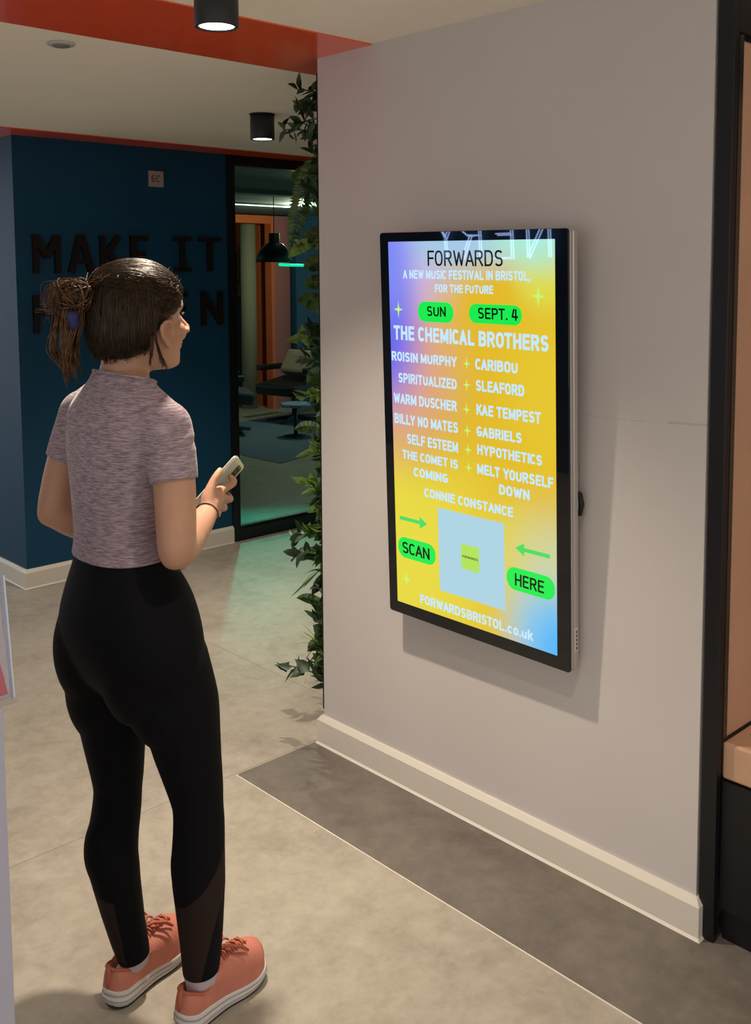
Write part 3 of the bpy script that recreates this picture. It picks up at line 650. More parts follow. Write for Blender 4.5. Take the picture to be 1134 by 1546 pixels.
# left hand, relaxed in front of the stomach
LW = Vector((.030, .160, 1.000)); ld = Vector((.30, -.92, -.10)).normalized(); lu = Vector((0, 0, 1)); ls = ld.cross(lu).normalized()
for q, (off, ln, r_) in enumerate(((.030, .066, .0085), (.010, .073, .0088), (-.010, .068, .0084), (-.029, .054, .0074))):
    k0 = LW + ld * (.082 - abs(off) * .18) + lu * off
    b.capsules([LW, LW + ld * .045 + lu * off * .7, k0], [.0175, .0150, .0118], 12)
    b.capsules([k0, k0 + ld * ln * .5 + ls * .006, k0 + ld * ln * .75 + ls * .026, k0 + ld * ln * .72 + ls * .045], [r_ * 1.12, r_ * 1.05, r_, r_ * .85], 12)
b.capsules([LW + lu * .012, LW + ld * .03 + lu * .036 + ls * .012, LW + ld * .058 + lu * .050 + ls * .024, LW + ld * .082 + lu * .046 + ls * .032], [.0150, .0130, .0098, .0078], 12)

raw = b.build('body_raw', [])
md_ = raw.modifiers.new('r', 'REMESH'); md_.mode = 'VOXEL'; md_.voxel_size = .0034
dg = bpy.context.evaluated_depsgraph_get(); me = bpy.data.meshes.new_from_object(raw.evaluated_get(dg)); me.name = 'body'
bpy.data.objects.remove(raw)
nv = len(me.vertices); co = np.empty(nv * 3); me.vertices.foreach_get('co', co); co = co.reshape(-1, 3)
ed = np.empty(len(me.edges) * 2, int); me.edges.foreach_get('vertices', ed); ed = ed.reshape(-1, 2)
deg = np.bincount(ed.ravel(), minlength=nv).astype(float)[:, None]
hand = (np.linalg.norm(co - np.array([.118, .02, 1.11]), axis=1) < .075) | (np.linalg.norm(co - np.array([.05, .08, .99]), axis=1) < .075)
head_ = co[:, 2] > 1.40
hl = np.array(HM.inverted())[:3, :3] @ co.T + np.array(HM.inverted())[:3, 3:4]
facef = head_ & (hl[0] > .0)
def smooth(co, it, lam, wgt):
    for _ in range(it):
        s = np.zeros_like(co); np.add.at(s, ed[:, 0], co[ed[:, 1]]); np.add.at(s, ed[:, 1], co[ed[:, 0]])
        co = co + lam * wgt[:, None] * (s / np.maximum(deg, 1) - co)
    return co
ear = head_ & (np.abs(hl[1]) > .060) & (hl[0] > .0) & (hl[0] < .05) & (hl[2] < .01) & (hl[2] > -.07)
wgt = np.where(hand, .12, np.where(ear, .05, np.where(facef, .14, np.where(head_, .3, 1.0))))
for _ in range(3):   # soften the weight borders
    s = np.zeros(nv); np.add.at(s, ed[:, 0], wgt[ed[:, 1]]); np.add.at(s, ed[:, 1], wgt[ed[:, 0]]); wgt = np.minimum(.5 * wgt + .5 * s / deg[:, 0], 1)
co = smooth(co, 26, .55, wgt)
# eye sockets pressed in a little
hl = (np.array(HM.inverted())[:3, :3] @ co.T + np.array(HM.inverted())[:3, 3:4])
for s_ in (-1, 1):
    d2 = (hl[1] - s_ * .031) ** 2 / .016 ** 2 + (hl[2] - .004) ** 2 / .011 ** 2
    k = np.where((hl[0] > .04) & (d2 < 4), np.exp(-d2 * .9), 0) * .007
    co -= k[:, None] * np.array(HM.to_3x3() @ Vector((1, 0, 0)))
me.vertices.foreach_set('co', co.ravel()); me.update()
for p_ in me.polygons: p_.use_smooth = True
M['skin'] = mat('skin', (.47, .255, .165), .48, spec=.35, var=.07, scale=14, sss=.12, bump=.05, bscale=500)
me.materials.clear(); me.materials.append(M['skin'])
body = link(bpy.data.objects.new('body', me), per)

def shell(name, m, off, keep, cuts, thick=.0, hem=None):
    """a garment: the part of the body surface inside `keep`, cut clean by planes, pushed outwards"""
    bm = bmesh.new(); bm.from_mesh(me); bm.normal_update()
    nrm = {v.index: v.normal.copy() for v in bm.verts}
    bm.verts.ensure_lookup_table()
    drop = [v for v in bm.verts if not keep(v.co)]
    bmesh.ops.delete(bm, geom=drop, context='VERTS')
    for pc, pn, region in cuts:
        fs = [f for f in bm.faces if region(f.calc_center_median())]
        geom = list({v for f in fs for v in f.verts}) + list({e for f in fs for e in f.edges}) + fs
        bmesh.ops.bisect_plane(bm, geom=geom, plane_co=pc, plane_no=pn, dist=1e-6)
        pn = Vector(pn); pc = Vector(pc)
        dead = [f for f in bm.faces if (f.calc_center_median() - pc).dot(pn) > 0 and region(f.calc_center_median())]
        bmesh.ops.delete(bm, geom=dead, context='FACES')
    # drop loose verts and small islands
    bmesh.ops.delete(bm, geom=[v for v in bm.verts if not v.link_faces], context='VERTS')
    seen = set(); isl = []
    for v in bm.verts:
        if v in seen: continue
        st = [v]; seen.add(v); grp = []
        while st:
            q = st.pop(); grp.append(q)
            for e in q.link_edges:
                o = e.other_vert(q)
                if o not in seen: seen.add(o); st.append(o)
        isl.append(grp)
    big = max(len(g) for g in isl)
    bmesh.ops.delete(bm, geom=[v for g in isl if len(g) < big * .2 for v in g], context='VERTS')
    bm.normal_update()
    offs = [(v, v.normal.copy()) for v in bm.verts]
    for v, n_ in offs: v.co += n_ * (off(v.co) if callable(off) else off)
    # rolled hem so that the cloth has an edge
    be = [e for e in bm.edges if e.is_boundary]
    ex_ = bmesh.ops.extrude_edge_only(bm, edges=be)
    nv_ = [g for g in ex_['geom'] if isinstance(g, bmesh.types.BMVert)]
    base = {v: n_ for v, n_ in offs}
    for v in nv_:
        par = [e.other_vert(v) for e in v.link_edges if e.other_vert(v) in base]
        if par: v.co -= base[par[0]] * (.0045 if not callable(off) else .005)
    for f in bm.faces: f.smooth = True
    m2 = bpy.data.meshes.new(name); bm.to_mesh(m2); bm.free()
    for q in (m if isinstance(m, (list, tuple)) else [m]): m2.materials.append(q)
    return link(bpy.data.objects.new(name, m2), per)
def is_rarm(p): return p.z < 1.30 and p.y < .055 - torso_w(p.z) - .004 and p.z > 1.0 
def is_larm(p): return p.z < 1.30 and p.y > .057 + torso_w(p.z) + .004 and p.z > 1.0
def torso_box(p): return p.x < .06
# --- mauve top
m, nt, p = new_mat('heather_jersey')
tc = nt.nodes.new('ShaderNodeTexCoord')
def jn(scale, st, det=3):
    mp = nt.nodes.new('ShaderNodeMapping'); mp.inputs['Scale'].default_value = st; nt.links.new(tc.outputs['Object'], mp.inputs[0])
    n = nt.nodes.new('ShaderNodeTexNoise'); n.inputs['Scale'].default_value = scale; n.inputs['Detail'].default_value = det; nt.links.new(mp.outputs[0], n.inputs[0]); return n.outputs['Fac']
f1 = jn(42, (1, 1, 9)); f2 = jn(95, (1, 1, 7)); f3 = jn(7, (1, 1, 1.6))
s = math_node(nt, 'ADD', math_node(nt, 'MULTIPLY', f1, .62), math_node(nt, 'MULTIPLY', f2, .38))
cr = nt.nodes.new('ShaderNodeValToRGB'); e = cr.color_ramp.elements
e[0].position = .33; e[0].color = (.140, .098, .118, 1); e[1].position = .64; e[1].color = (.45, .35, .39, 1); x = e.new(.48); x.color = (.285, .215, .245, 1)
nt.links.new(s, cr.inputs[0]); nt.links.new(cr.outputs[0], p.inputs['Base Color']); p.inputs['Roughness'].default_value = .85; p.inputs['Specular IOR Level'].default_value = .15
p.inputs['Sheen Weight'].default_value = .25; p.inputs['Sheen Roughness'].default_value = .4
bp_ = nt.nodes.new('ShaderNodeBump'); bp_.inputs['Strength'].default_value = .25; bp_.inputs['Distance'].default_value = .0015; nt.links.new(s, bp_.inputs['Height']); nt.links.new(bp_.outputs[0], p.inputs['Normal'])
M['jersey'] = m
def top_off(p_):
    o = .0055
    if p_.z < 1.05: o += .003 * (1.05 - p_.z) / .04
    # folds at the right armpit and sleeve
    if p_.y < -.06 and 1.17 < p_.z < 1.34:
        ds, dz = .726 * p_.x - .687 * p_.y - .001, p_.z - 1.246
        r_, th = math.hypot(ds, dz), math.atan2(dz, ds)
        o += .0042 * math.sin(th * 13 + .6) * math.exp(-((r_ - .042) / .022) ** 2) * math.exp(-((th - .62) / .50) ** 2)
    o += .0012 * vec_noise(p_, 16)
    return max(o, .003)
def top_keep(p_):
    if p_.z < .99 or p_.z > 1.44: return False
    if p_.z < 1.165 and (is_rarm(p_) or is_larm(p_)): return False
    if p_.x > .05 and p_.z < 1.16: return False
    return True
nR = (Vector(ARM_R[1]) - Vector(ARM_R[0])).normalized(); nL = (Vector(ARM_L[1]) - Vector(ARM_L[0])).normalized()
shirt = shell('shirt', M['jersey'], top_off, top_keep, [
    ((-.09, .05, 1.016), (.03, .02, -1), lambda c_: c_.z < 1.08),
    ((-.088, .052, 1.386), (.30, 0, 1), lambda c_: c_.z > 1.34),
    ((-.078, -.124, 1.193), nR + Vector((0, 0, -.2)), lambda c_: is_rarm(c_) and c_.z < 1.26),
    ((-.128, .238, 1.20), nL + Vector((0, 0, -.2)), lambda c_: is_larm(c_) and c_.z < 1.26)])
# collar band, raglan seams
def ring_on_body(n=56, z0=1.394):
    pass
bvh = BVHTree.FromObject(body, bpy.context.evaluated_depsgraph_get())
def on_body(origin, direction, off):
    h = bvh.ray_cast(Vector(origin) + Vector(direction).normalized() * .5, -Vector(direction).normalized())
    return h[0] + h[1] * off if h[0] is not None else None
pts = []
for k in range(48):
    a = 2 * math.pi * k / 48; d = Vector((math.cos(a), math.sin(a), -.30 * math.cos(a)))
    q = on_body((-.088, .052, 1.385), d, .0068)
    if q is not None: pts.append(q)
mb = MB(); mb.tube(pts + pts[:2], .0034, 6); mb.build('collar', M['jersey'], shirt)
for s_ in (-1, 1):
    pts = []
    for t in np.linspace(0, 1, 14):
        q = on_body((-.088, .052 + s_ * (.050 + .066 * t), 1.372 - .165 * t - .02 * math.sin(math.pi * t)), (-1, s_ * .10, .15 * (1 - t)), .0058)
        if q is not None: pts.append(q)
    mb = MB(); mb.tube(pts, .0010, 5); mb.build('seam', M['jersey'], shirt)
# --- leggings with sheer calf panels
m, nt, p = new_mat('leggings_jersey')
tc = nt.nodes.new('ShaderNodeTexCoord'); sp = nt.nodes.new('ShaderNodeSeparateXYZ'); nt.links.new(tc.outputs['Object'], sp.inputs[0])
X, Y, Z = sp.outputs
sd = math_node(nt, 'SUBTRACT', math_node(nt, 'MULTIPLY', X, .726), math_node(nt, 'MULTIPLY', Y, .687))       # across the back of the legs
isR = math_node(nt, 'LESS_THAN', Y, .022)
uR = math_node(nt, 'SUBTRACT', sd, .045); uL = math_node(nt, 'ADD', sd, .148)
def ramp_curve(xin, pts_):
    n = nt.nodes.new('ShaderNodeFloatCurve'); nt.links.new(xin, n.inputs['Value']); cv = n.mapping.curves[0]
    n.mapping.use_clip = False
    while len(cv.points) < len(pts_): cv.points.new(0, 0)
    for q, (a_, b_) in zip(cv.points, pts_): q.location = (a_, b_)
    n.mapping.update(); return n.outputs[0]
t01 = math_node(nt, 'ADD', math_node(nt, 'MULTIPLY', uR, 8), .5)      # -.0625..0625 -> 0..1
upR = ramp_curve(t01, [(0, .262), (.25, .272), (.5, .295), (.75, .330), (.92, .375), (1, .43)])
okR = math_node(nt, 'MULTIPLY', math_node(nt, 'LESS_THAN', Z, upR), math_node(nt, 'LESS_THAN', uR, math_node(nt, 'ADD', math_node(nt, 'MULTIPLY', math_node(nt, 'SUBTRACT', Z, .10), .26), .004)))
t01 = math_node(nt, 'ADD', math_node(nt, 'MULTIPLY', uL, 8), .5)
upL = ramp_curve(t01, [(0, .275), (.3, .255), (.6, .247), (1, .247)])
okL = math_node(nt, 'MULTIPLY', math_node(nt, 'LESS_THAN', Z, upL), math_node(nt, 'LESS_THAN', uL, math_node(nt, 'SUBTRACT', .036, math_node(nt, 'MULTIPLY', Z, .13))))
msk = math_node(nt, 'ADD', math_node(nt, 'MULTIPLY', isR, okR), math_node(nt, 'MULTIPLY', math_node(nt, 'SUBTRACT', 1, isR), okL))
msk = math_node(nt, 'MULTIPLY', msk, math_node(nt, 'GREATER_THAN', Z, .085))
mx = nt.nodes.new('ShaderNodeMix'); mx.data_type = 'RGBA'; nt.links.new(msk, mx.inputs[0]); mx.inputs[6].default_value = (.0034, .0034, .0050, 1); mx.inputs[7].default_value = (.026, .016, .014, 1)
nt.links.new(mx.outputs[2], p.inputs['Base Color']); p.inputs['Roughness'].default_value = .75; p.inputs['Specular IOR Level'].default_value = .12
M['legging'] = m
leg = shell('leggings', M['legging'], .0032, lambda q: .05 < q.z < 1.05 and q.x < .06 and not (q.z > .98 and (q.y < -.105 or q.y > .225)), [
    ((-.09, .05, 1.035), (0, 0, 1), lambda c_: c_.z > .95),
    ((-.011, -.075, .106), (.08, 0, -1), lambda c_: c_.z < .16 and c_.y < .02),
    ((-.08, .085, .093), (.25, 0, -1), lambda c_: c_.z < .16 and c_.y > .02)])
# --- socks and trainers
M['sock'] = mat('sock_white', (.50, .44, .47), .9, spec=.1, bump=.2, bscale=400)
M['coral'] = mat('coral_mesh_fabric', (.56, .205, .145), .7, spec=.25, var=.08, scale=30, bump=.25, bscale=700)
nt = M['coral'].node_tree; pp = nt.nodes['Principled BSDF']; tc = nt.nodes.new('ShaderNodeTexCoord'); mp = nt.nodes.new('ShaderNodeMapping'); mp.inputs['Rotation'].default_value = (0, math.radians(35), 0)
nt.links.new(tc.outputs['Object'], mp.inputs[0]); wv_ = nt.nodes.new('ShaderNodeTexWave'); wv_.inputs['Scale'].default_value = 42; wv_.inputs['Distortion'].default_value = 1.2; nt.links.new(mp.outputs[0], wv_.inputs[0])
b2 = nt.nodes.new('ShaderNodeBump'); b2.inputs['Strength'].default_value = .14; b2.inputs['Distance'].default_value = .0015; nt.links.new(wv_.outputs['Fac'], b2.inputs['Height'])
nt.links.new(pp.inputs['Normal'].links[0].from_socket, b2.inputs['Normal']); nt.links.new(b2.outputs[0], pp.inputs['Normal'])
M['midsole'] = mat('white_foam_sole', (.62, .59, .57), .6, spec=.3, var=.06, scale=18)
M['groove'] = mat('sole_groove_grey', (.30, .28, .27), .7)
M['outsole'] = mat('dark_rubber_tread', (.03, .028, .026), .7)
M['lace'] = mat('coral_lace', (.46, .13, .075), .75, bump=.2, bscale=900)
def outline(n=64):
    L_ = .250; pts = []
    ctr = [(0, 0), (.006, .020), (.03, .033), (.07, .034), (.115, .034), (.16, .042), (.195, .044), (.225, .034), (.244, .015), (.250, 0)]
    ctr2 = [(0, 0), (.006, -.020), (.03, -.032), (.07, -.032), (.115, -.033), (.16, -.042), (.195, -.045), (.225, -.037), (.244, -.018), (.250, 0)]
    f = lambda cs: spline_rings(cs, 8)
    a = f(ctr); c_ = f(ctr2)[::-1]
    allp = [tuple(q) for q in a] + [tuple(q) for q in c_[1:-1]]
    P = np.array(allp); d = np.r_[0, np.cumsum(np.linalg.norm(np.diff(np.vstack([P, P[:1]]), axis=0), axis=1))]
    Pc = np.vstack([P, P[:1]]); t = np.linspace(0, d[-1], n, endpoint=False)
    return np.c_[np.interp(t, d, Pc[:, 0]), np.interp(t, d, Pc[:, 1])]
OUTL = outline()
def toe_spring(x): return .018 * max(0, (x - .15) / .10) ** 2 + .008 * max(0, (.03 - x) / .03) ** 1.5 
def sole_top(x): return float(np.interp(x, [0, .06, .13, .2, .25], [.044, .041, .034, .028, .028])) + toe_spring(x) * .8
def make_shoe(side):
    (fx, fy), ya = FOOT[side]
    sh = empty('shoe', (fx, fy, 0), ya); sh.parent = per
    sh.location = (fx, fy, .0005)
    mir = 1 if side == 'L' else -1
    O2 = OUTL.copy(); O2[:, 1] *= -mir if side == 'L' else 1
    if side == 'L': O2 = O2[::-1]
    cx_ = .12
    def sc(P, k): return [( .125 + (x - .125) * (1 + (k - 1) * .5), y * k) for x, y in P]
    mb = MB(); rings = []
    for k, zf in ((.90, -.0), (.97, .06), (1.03, .35), (1.04, .55), (.985, .60), (1.02, .66), (1.0, .97), (.955, 1.0), (.5, 1.0)):
        rings.append([Vector((x, y, (toe_spring(x) + .004) + (sole_top(x) - toe_spring(x) - .004) * zf)) for x, y in sc(O2, k)])
    mb.loft(rings); mb.build('midsole', M['midsole'], sh)
    mb = MB(); rings = [[Vector((x, y, toe_spring(x) + z)) for x, y in sc(O2, k)] for k, z in ((.6, .0), (.91, .0), (.93, .0045), (.6, .0045))]
    mb.loft(rings); mb.build('outsole', M['outsole'], sh)
    for zf, kk in ((.36, 1.036), (.70, 1.024)):
        mb = MB(); P_ = [Vector((x, y, toe_spring(x) + .004 + (sole_top(x) - toe_spring(x) - .004) * zf)) for x, y in sc(O2, kk)]; mb.tube(P_ + P_[:2], .0009, 5); mb.build('sole_groove', M['groove'], sh)
    # upper: footprint ring -> ankle opening ring
    n = len(O2); op = []
    for x, y in O2:
        t = x / .25
        ox = .010 + .100 * t; half = .030 * math.sin(math.pi * min(max(t * .92 + .06, 0), 1)) ** .55 if 0 < t < 1 else 0.004
        oy = math.copysign(min(half, abs(y) * .95 + .002), y)
        oz = float(np.interp(t, [0, .12, .35, .6, 1], [.090, .086, .076, .086, .112]))
        op.append((ox, oy, oz))
    rings = []
    for s in np.linspace(0, 1, 11):
        ring = []
        for (x, y), (ox, oy, oz) in zip(O2, op):
            t = x / .25; z0 = sole_top(x) - .004
            hx = s ** (1.0 + 1.1 * t)          # the toe rises before it runs back
            hy = s ** 1.9
            zz = z0 + (oz - z0) * (math.sin(s * math.pi / 2) ** (1.0 - .38 * t) if t > .4 else s ** .95)
            ring.append(Vector((x * .992 + (ox - x * .992) * hx, y * .965 + (oy - y * .965) * hy, zz)))
        rings.append(ring)
    # turn the collar inwards
    rings.append([Vector((.055 + (q.x - .055) * .90, q.y * .84, q.z + .002)) for q in rings[-1]])
    rings.append([Vector((.055 + (q.x - .055) * .88, q.y * .80, q.z - .02)) for q in rings[-1]])
    mb = MB(); mb.loft(rings, cap=False); up = mb.build('upper', M['coral'], sh)
    mb = MB(); C_ = [q + V(0, 0, .0015) for q in rings[-3]]; mb.tube(C_ + C_[:2], .0028, 6); mb.build('collar', M['lace'], sh)
    # heel tab, tongue
    mb = MB(); mb.tube([(.0045, 0, .050), (.0030, 0, .066), (.0065, 0, .084), (.0085, 0, .094)], [.0040, .0052, .0056, .0042], 10); mb.build('heel_tab', M['lace'], sh)
    mb = MB(); mb.loft([[Vector((x + .004 * math.cos(a), .021 * math.sin(a), z + .004 * math.cos(a))) for a in np.linspace(0, 2 * math.pi, 16, endpoint=False)] for x, z in ((.150, .078), (.128, .092), (.108, .106), (.099, .116))]); mb.build('tongue', M['coral'], sh)
    bv = BVHTree.FromObject(up, bpy.context.evaluated_depsgraph_get())
    def top(x, y, off=.003):
        h = bv.ray_cast(Vector((x, y, .2)), Vector((0, 0, -1)))
        return (h[0] if h[0] is not None else Vector((x, y, .09))) + Vector((0, 0, off))
    mb = MB()
    for k in range(5):
        x = .118 + k * .015; w_ = .019 - k * .0012
        for s_ in (1, -1):
            mb.tube([top(x + .010 * q, s_ * w_ * (1 - 2 * q), .0035) for q in np.linspace(0, 1, 7)], .0026, 6)
    for s_ in (1, -1):     # bow: loops and free ends
        c0 = top(.118, 0, .010)
        mb.tube([c0, c0 + V(.012, s_ * .020, .012), c0 + V(.036, s_ * .036, .004), c0 + V(.050, s_ * .040, -.012), c0 + V(.040, s_ * .028, -.004), c0 + V(.016, s_ * .010, .004), c0], .0028, 6)
        mb.tube([c0, c0 + V(.018, s_ * .012, .008), c0 + V(.040, s_ * .022, -.004), c0 + V(.058, s_ * .030, -.020)], .0024, 6)
    mb.build('laces', M['lace'], sh)
    return sh
make_shoe('L'); make_shoe('R')
for k in 'RL':
    shell('sock', M['sock'], .0021, (lambda q: q.z < .150 and q.y < .018) if k == 'R' else (lambda q: q.z < .150 and q.y > .018), [((0, 0, .135), (0, 0, 1), lambda c_: True)])
# --- wrist band
w0 = Vector(ARM_R[-1]); wd = (w0 - Vector(ARM_R[-2])).normalized(); wc = w0 - wd * .006
u_ = wd.orthogonal().normalized(); v_ = wd.cross(u_)
mb = MB(); mb.tube([wc + (u_ * math.cos(a) + v_ * math.sin(a)) * .0262 for a in np.linspace(0, 2 * math.pi, 33)], .0016, 6); mb.build('hair_band_on_wrist', mat('dark_elastic', (.03, .015, .012), .6), per)
# --- eyes
me_ = mat('eye_white', (.6, .57, .55), .15); mi_ = mat('eye_iris', (.05, .03, .02), .1)
for s_ in (-1, 1):
    mb = MB(); mb.ellipsoid(hp(.0625, s_ * .031, .003), (.0118, .0118, .0118)); ey_ = mb.build('eye', me_, per)
    mb = MB(); mb.ellipsoid(hp(.0705, s_ * .031, .003), (.0045, .0056, .0056)); mb.build('iris', mi_, ey_)
    mb = MB()
    for k in range(9):
        a = -1 + k / 4; p0 = hp(.0745 - .004 * a * a, s_ * .031 + a * .011, .0075 - .002 * a * a)
        mb.tube([p0, p0 + HM.to_3x3() @ V(.005, 0, .0005), p0 + HM.to_3x3() @ V(.0085, a * .002, .003)], [.0006, .0005, .0002], 4)
    mb.build('eyelashes', mat('lash', (.01, .006, .004), .6), ey_)

# --- hair: cap, strands, tied bun with tail
def hair_mat(name, dark, light, rough=.38):
    m, nt, p = new_mat(name); tc = nt.nodes.new('ShaderNodeTexCoord')
    n = nt.nodes.new('ShaderNodeTexNoise'); n.inputs['Scale'].default_value = 55; n.inputs['Detail'].default_value = 4; nt.links.new(tc.outputs['Object'], n.inputs[0])
    cr = nt.nodes.new('ShaderNodeValToRGB'); cr.color_ramp.elements[0].position = .35; cr.color_ramp.elements[1].position = .68
    cr.color_ramp.elements[0].color = dark + (1,); cr.color_ramp.elements[1].color = light + (1,)
    nt.links.new(n.outputs['Fac'], cr.inputs[0]); nt.links.new(cr.outputs[0], p.inputs['Base Color'])
    p.inputs['Roughness'].default_value = rough; p.inputs['Specular IOR Level'].default_value = .45; p.inputs['Specular Tint'].default_value = (1, .82, .6, 1)
    return m
M['hair'] = hair_mat('dark_brown_hair', (.007, .0042, .0028), (.030, .0145, .0075))
M['hair_tail'] = hair_mat('brown_hair_lengths', (.045, .020, .010), (.16, .075, .032), .45)
CAP = [(-.082, -.060, .038, .030, .022), (-.076, -.056, .055, .046, .036), (-.058, -.046, .068, .058, .058), (-.035, -.034, .077, .058, .078), (-.005, -.020, .082, .075, .095), (.03, -.012, .084, .098, .102), (.06, -.012, .081, .097, .098), (.085, -.013, .070, .082, .086), (.105, -.014, .047, .056, .062), (.116, -.015, .022, .028, .030), (.119, -.015, .006, .007, .008)]
def hairline(z):   # furthest forward x of hair at height z in the head's own frame
    return float(np.interp(z, [-.10, -.050, -.030, -.020, -.010, .002, .022, .055, .085, .10], [-.022, -.012, -.002, .018, .038, .050, .062, .075, .090, .2]))
rings = []
for r in spline_rings(CAP, 5):
    ring = []
    for q in ering((r[1], 0, r[0]), r[2], r[3], r[4], 96, 2.1):
        hlx = hairline(q.z)
        wob = 1 + .018 * noise.noise(Vector((q.x * 60, q.y * 60, q.z * 9)))
        q = Vector((r[1] + (q.x - r[1]) * wob, q.y * wob, q.z))
        if q.x > hlx:      # tuck the front under the skin so that the hair thins out at the hairline
            k = min(1, (q.x - hlx) / .022); q = q.lerp(Vector((-.012, 0, .02)), .34 * k)
        ring.append(HM @ q)
    rings.append(ring)
mb = MB(); mb.loft(rings); cap = mb.build('hair', M['hair'], per)
capb = BVHTree.FromObject(cap, bpy.context.evaluated_depsgraph_get())
CC = hp(-.02, 0, .02)
def cap_pt(d, off):
    d = (HM.to_3x3() @ d).normalized(); h = capb.ray_cast(CC + d * .4, -d)
    return (h[0] if h[0] is not None else CC + d * .09) + d * off
sb = MB(); rs = random.Random(3)
KNOT = Vector((-.92, .02, .36)).normalized()     # where the hair is gathered, seen from the head centre
def strand(path, r0, mbx, n=4):
    k = len(path); mbx.tube(path, [r0 * (.55 + .45 * math.sin(math.pi * min(1, .15 + .85 * i / (k - 1)))) for i in range(k)], n)
for i in range(1500):                      # swept back to the knot
    az = rs.uniform(-1.25, 1.25); zz = rs.uniform(.03, 1.0)
    z_ = rs.uniform(.006, .105); x_ = min(hairline(z_) - rs.uniform(.0, .012), .085); side = rs.choice((-1, -1, -1, 1))
    st = Vector((x_ + .02, side * rs.uniform(.0, .085), z_ - .02))
    if rs.random() < .45: st = Vector((rs.uniform(-.05, .08), side * rs.uniform(0, .08), rs.uniform(.03, .10)))
    st = st.normalized(); path = []; off = rs.uniform(.0, .0032); ph = rs.uniform(0, 6.28); amp = rs.uniform(.0, .0012)
    tgt = (KNOT + Vector((rs.uniform(-.1, .1), rs.uniform(-.22, .22), rs.uniform(-.22, .22)))).normalized()
    L_ = rs.uniform(.35, 1.0)
    for k in range(11):
        t = k / 10 * L_; d = st.slerp(tgt, t)
        d = (d + Vector((0, 0, .10 * math.sin(math.pi * t) * (1 if st.z > .2 else -.4)))).normalized()
        path.append(cap_pt(d, off + amp * math.sin(9 * t + ph) + .001))
    strand(path, rs.uniform(.0005, .0012), sb)
for i in range(620):                      # the back and nape hanging down
    a = rs.uniform(1.35, 3.14) * rs.choice((-1, -1, 1)); el = rs.uniform(-.1, .75)
    st = Vector((math.cos(a) * math.cos(el), math.sin(a) * math.cos(el), math.sin(el)))
    path = []; off = rs.uniform(.0, .003); ph = rs.uniform(0, 6.28)
    el1 = rs.uniform(-.95, -.66); a1 = a + rs.uniform(-.12, .12)
    for k in range(10):
        t = k / 9; e_ = el + (el1 - el) * t; aa = a + (a1 - a) * t
        path.append(cap_pt(Vector((math.cos(aa) * math.cos(e_), math.sin(aa) * math.cos(e_), math.sin(e_))), off + .001 + .001 * math.sin(7 * t + ph)))
    path.append(path[-1] + V(rs.uniform(-.004, .006), rs.uniform(-.004, .004), -rs.uniform(.003, .014)))
    strand(path, rs.uniform(.0006, .0013), sb)
def loose(pts, r0, mbx=None, n=4):
    P = [Vector(q) for q in spline_rings([tuple(q) for q in pts], 5)]; strand(P, r0, mbx or sb, n)
for k in range(14):                        # wisps in front of and behind the ear
    j = lambda s=.003: rs.uniform(-s, s)
    loose([hp(-.006 + j(), -.081 + j(.002), -.010), hp(-.004 + j(), -.080, -.040), hp(.006 + j(.004), -.072, -.066), hp(.020 + j(.006), -.058, -.090), hp(.030 + j(.008), -.048, -.103 + j(.006))], .0007)
for k in range(10):
    j = lambda s=.004: rs.uniform(-s, s)
    loose([hp(-.012 + j(), -.080, -.03), hp(-.012 + j(), -.076, -.065), hp(-.010 + j(.006), -.066, -.095 + j())], .0008)
gb = MB()
for k in range(230):                       # fine strands over the side, golden glints put into their lighter colour
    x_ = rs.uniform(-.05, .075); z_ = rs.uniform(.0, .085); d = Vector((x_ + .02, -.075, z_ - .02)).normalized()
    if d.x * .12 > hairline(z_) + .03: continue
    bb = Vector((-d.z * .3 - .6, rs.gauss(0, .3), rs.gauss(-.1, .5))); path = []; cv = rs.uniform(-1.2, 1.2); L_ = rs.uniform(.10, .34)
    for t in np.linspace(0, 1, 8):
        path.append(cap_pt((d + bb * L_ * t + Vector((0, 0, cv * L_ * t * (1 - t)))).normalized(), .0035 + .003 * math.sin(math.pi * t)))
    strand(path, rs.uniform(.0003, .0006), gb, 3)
gb.build('flyaway_strands', hair_mat('glint_brown_hair', (.025, .012, .006), (.085, .040, .018), .42), cap, recalc=False)
for k in range(60):                        # flyaways on the crown
    a = rs.uniform(-2.6, .4); el = rs.uniform(.35, 1.4); d = Vector((math.cos(a) * math.cos(el), math.sin(a) * math.cos(el), math.sin(el)))
    p0 = cap_pt(d, 0); t_ = Vector((-d.y, d.x, rs.uniform(-.3, .3))) * rs.choice((-1, 1))
    L_ = rs.uniform(.012, .03); loose([p0, p0 + HM.to_3x3() @ (t_ * L_ * .5 + d * rs.uniform(.003, .009)), p0 + HM.to_3x3() @ (t_ * L_ + d * rs.uniform(.0, .012))], .00035, None, 3)
sb.build('hair_strands', M['hair'], cap, recalc=False)
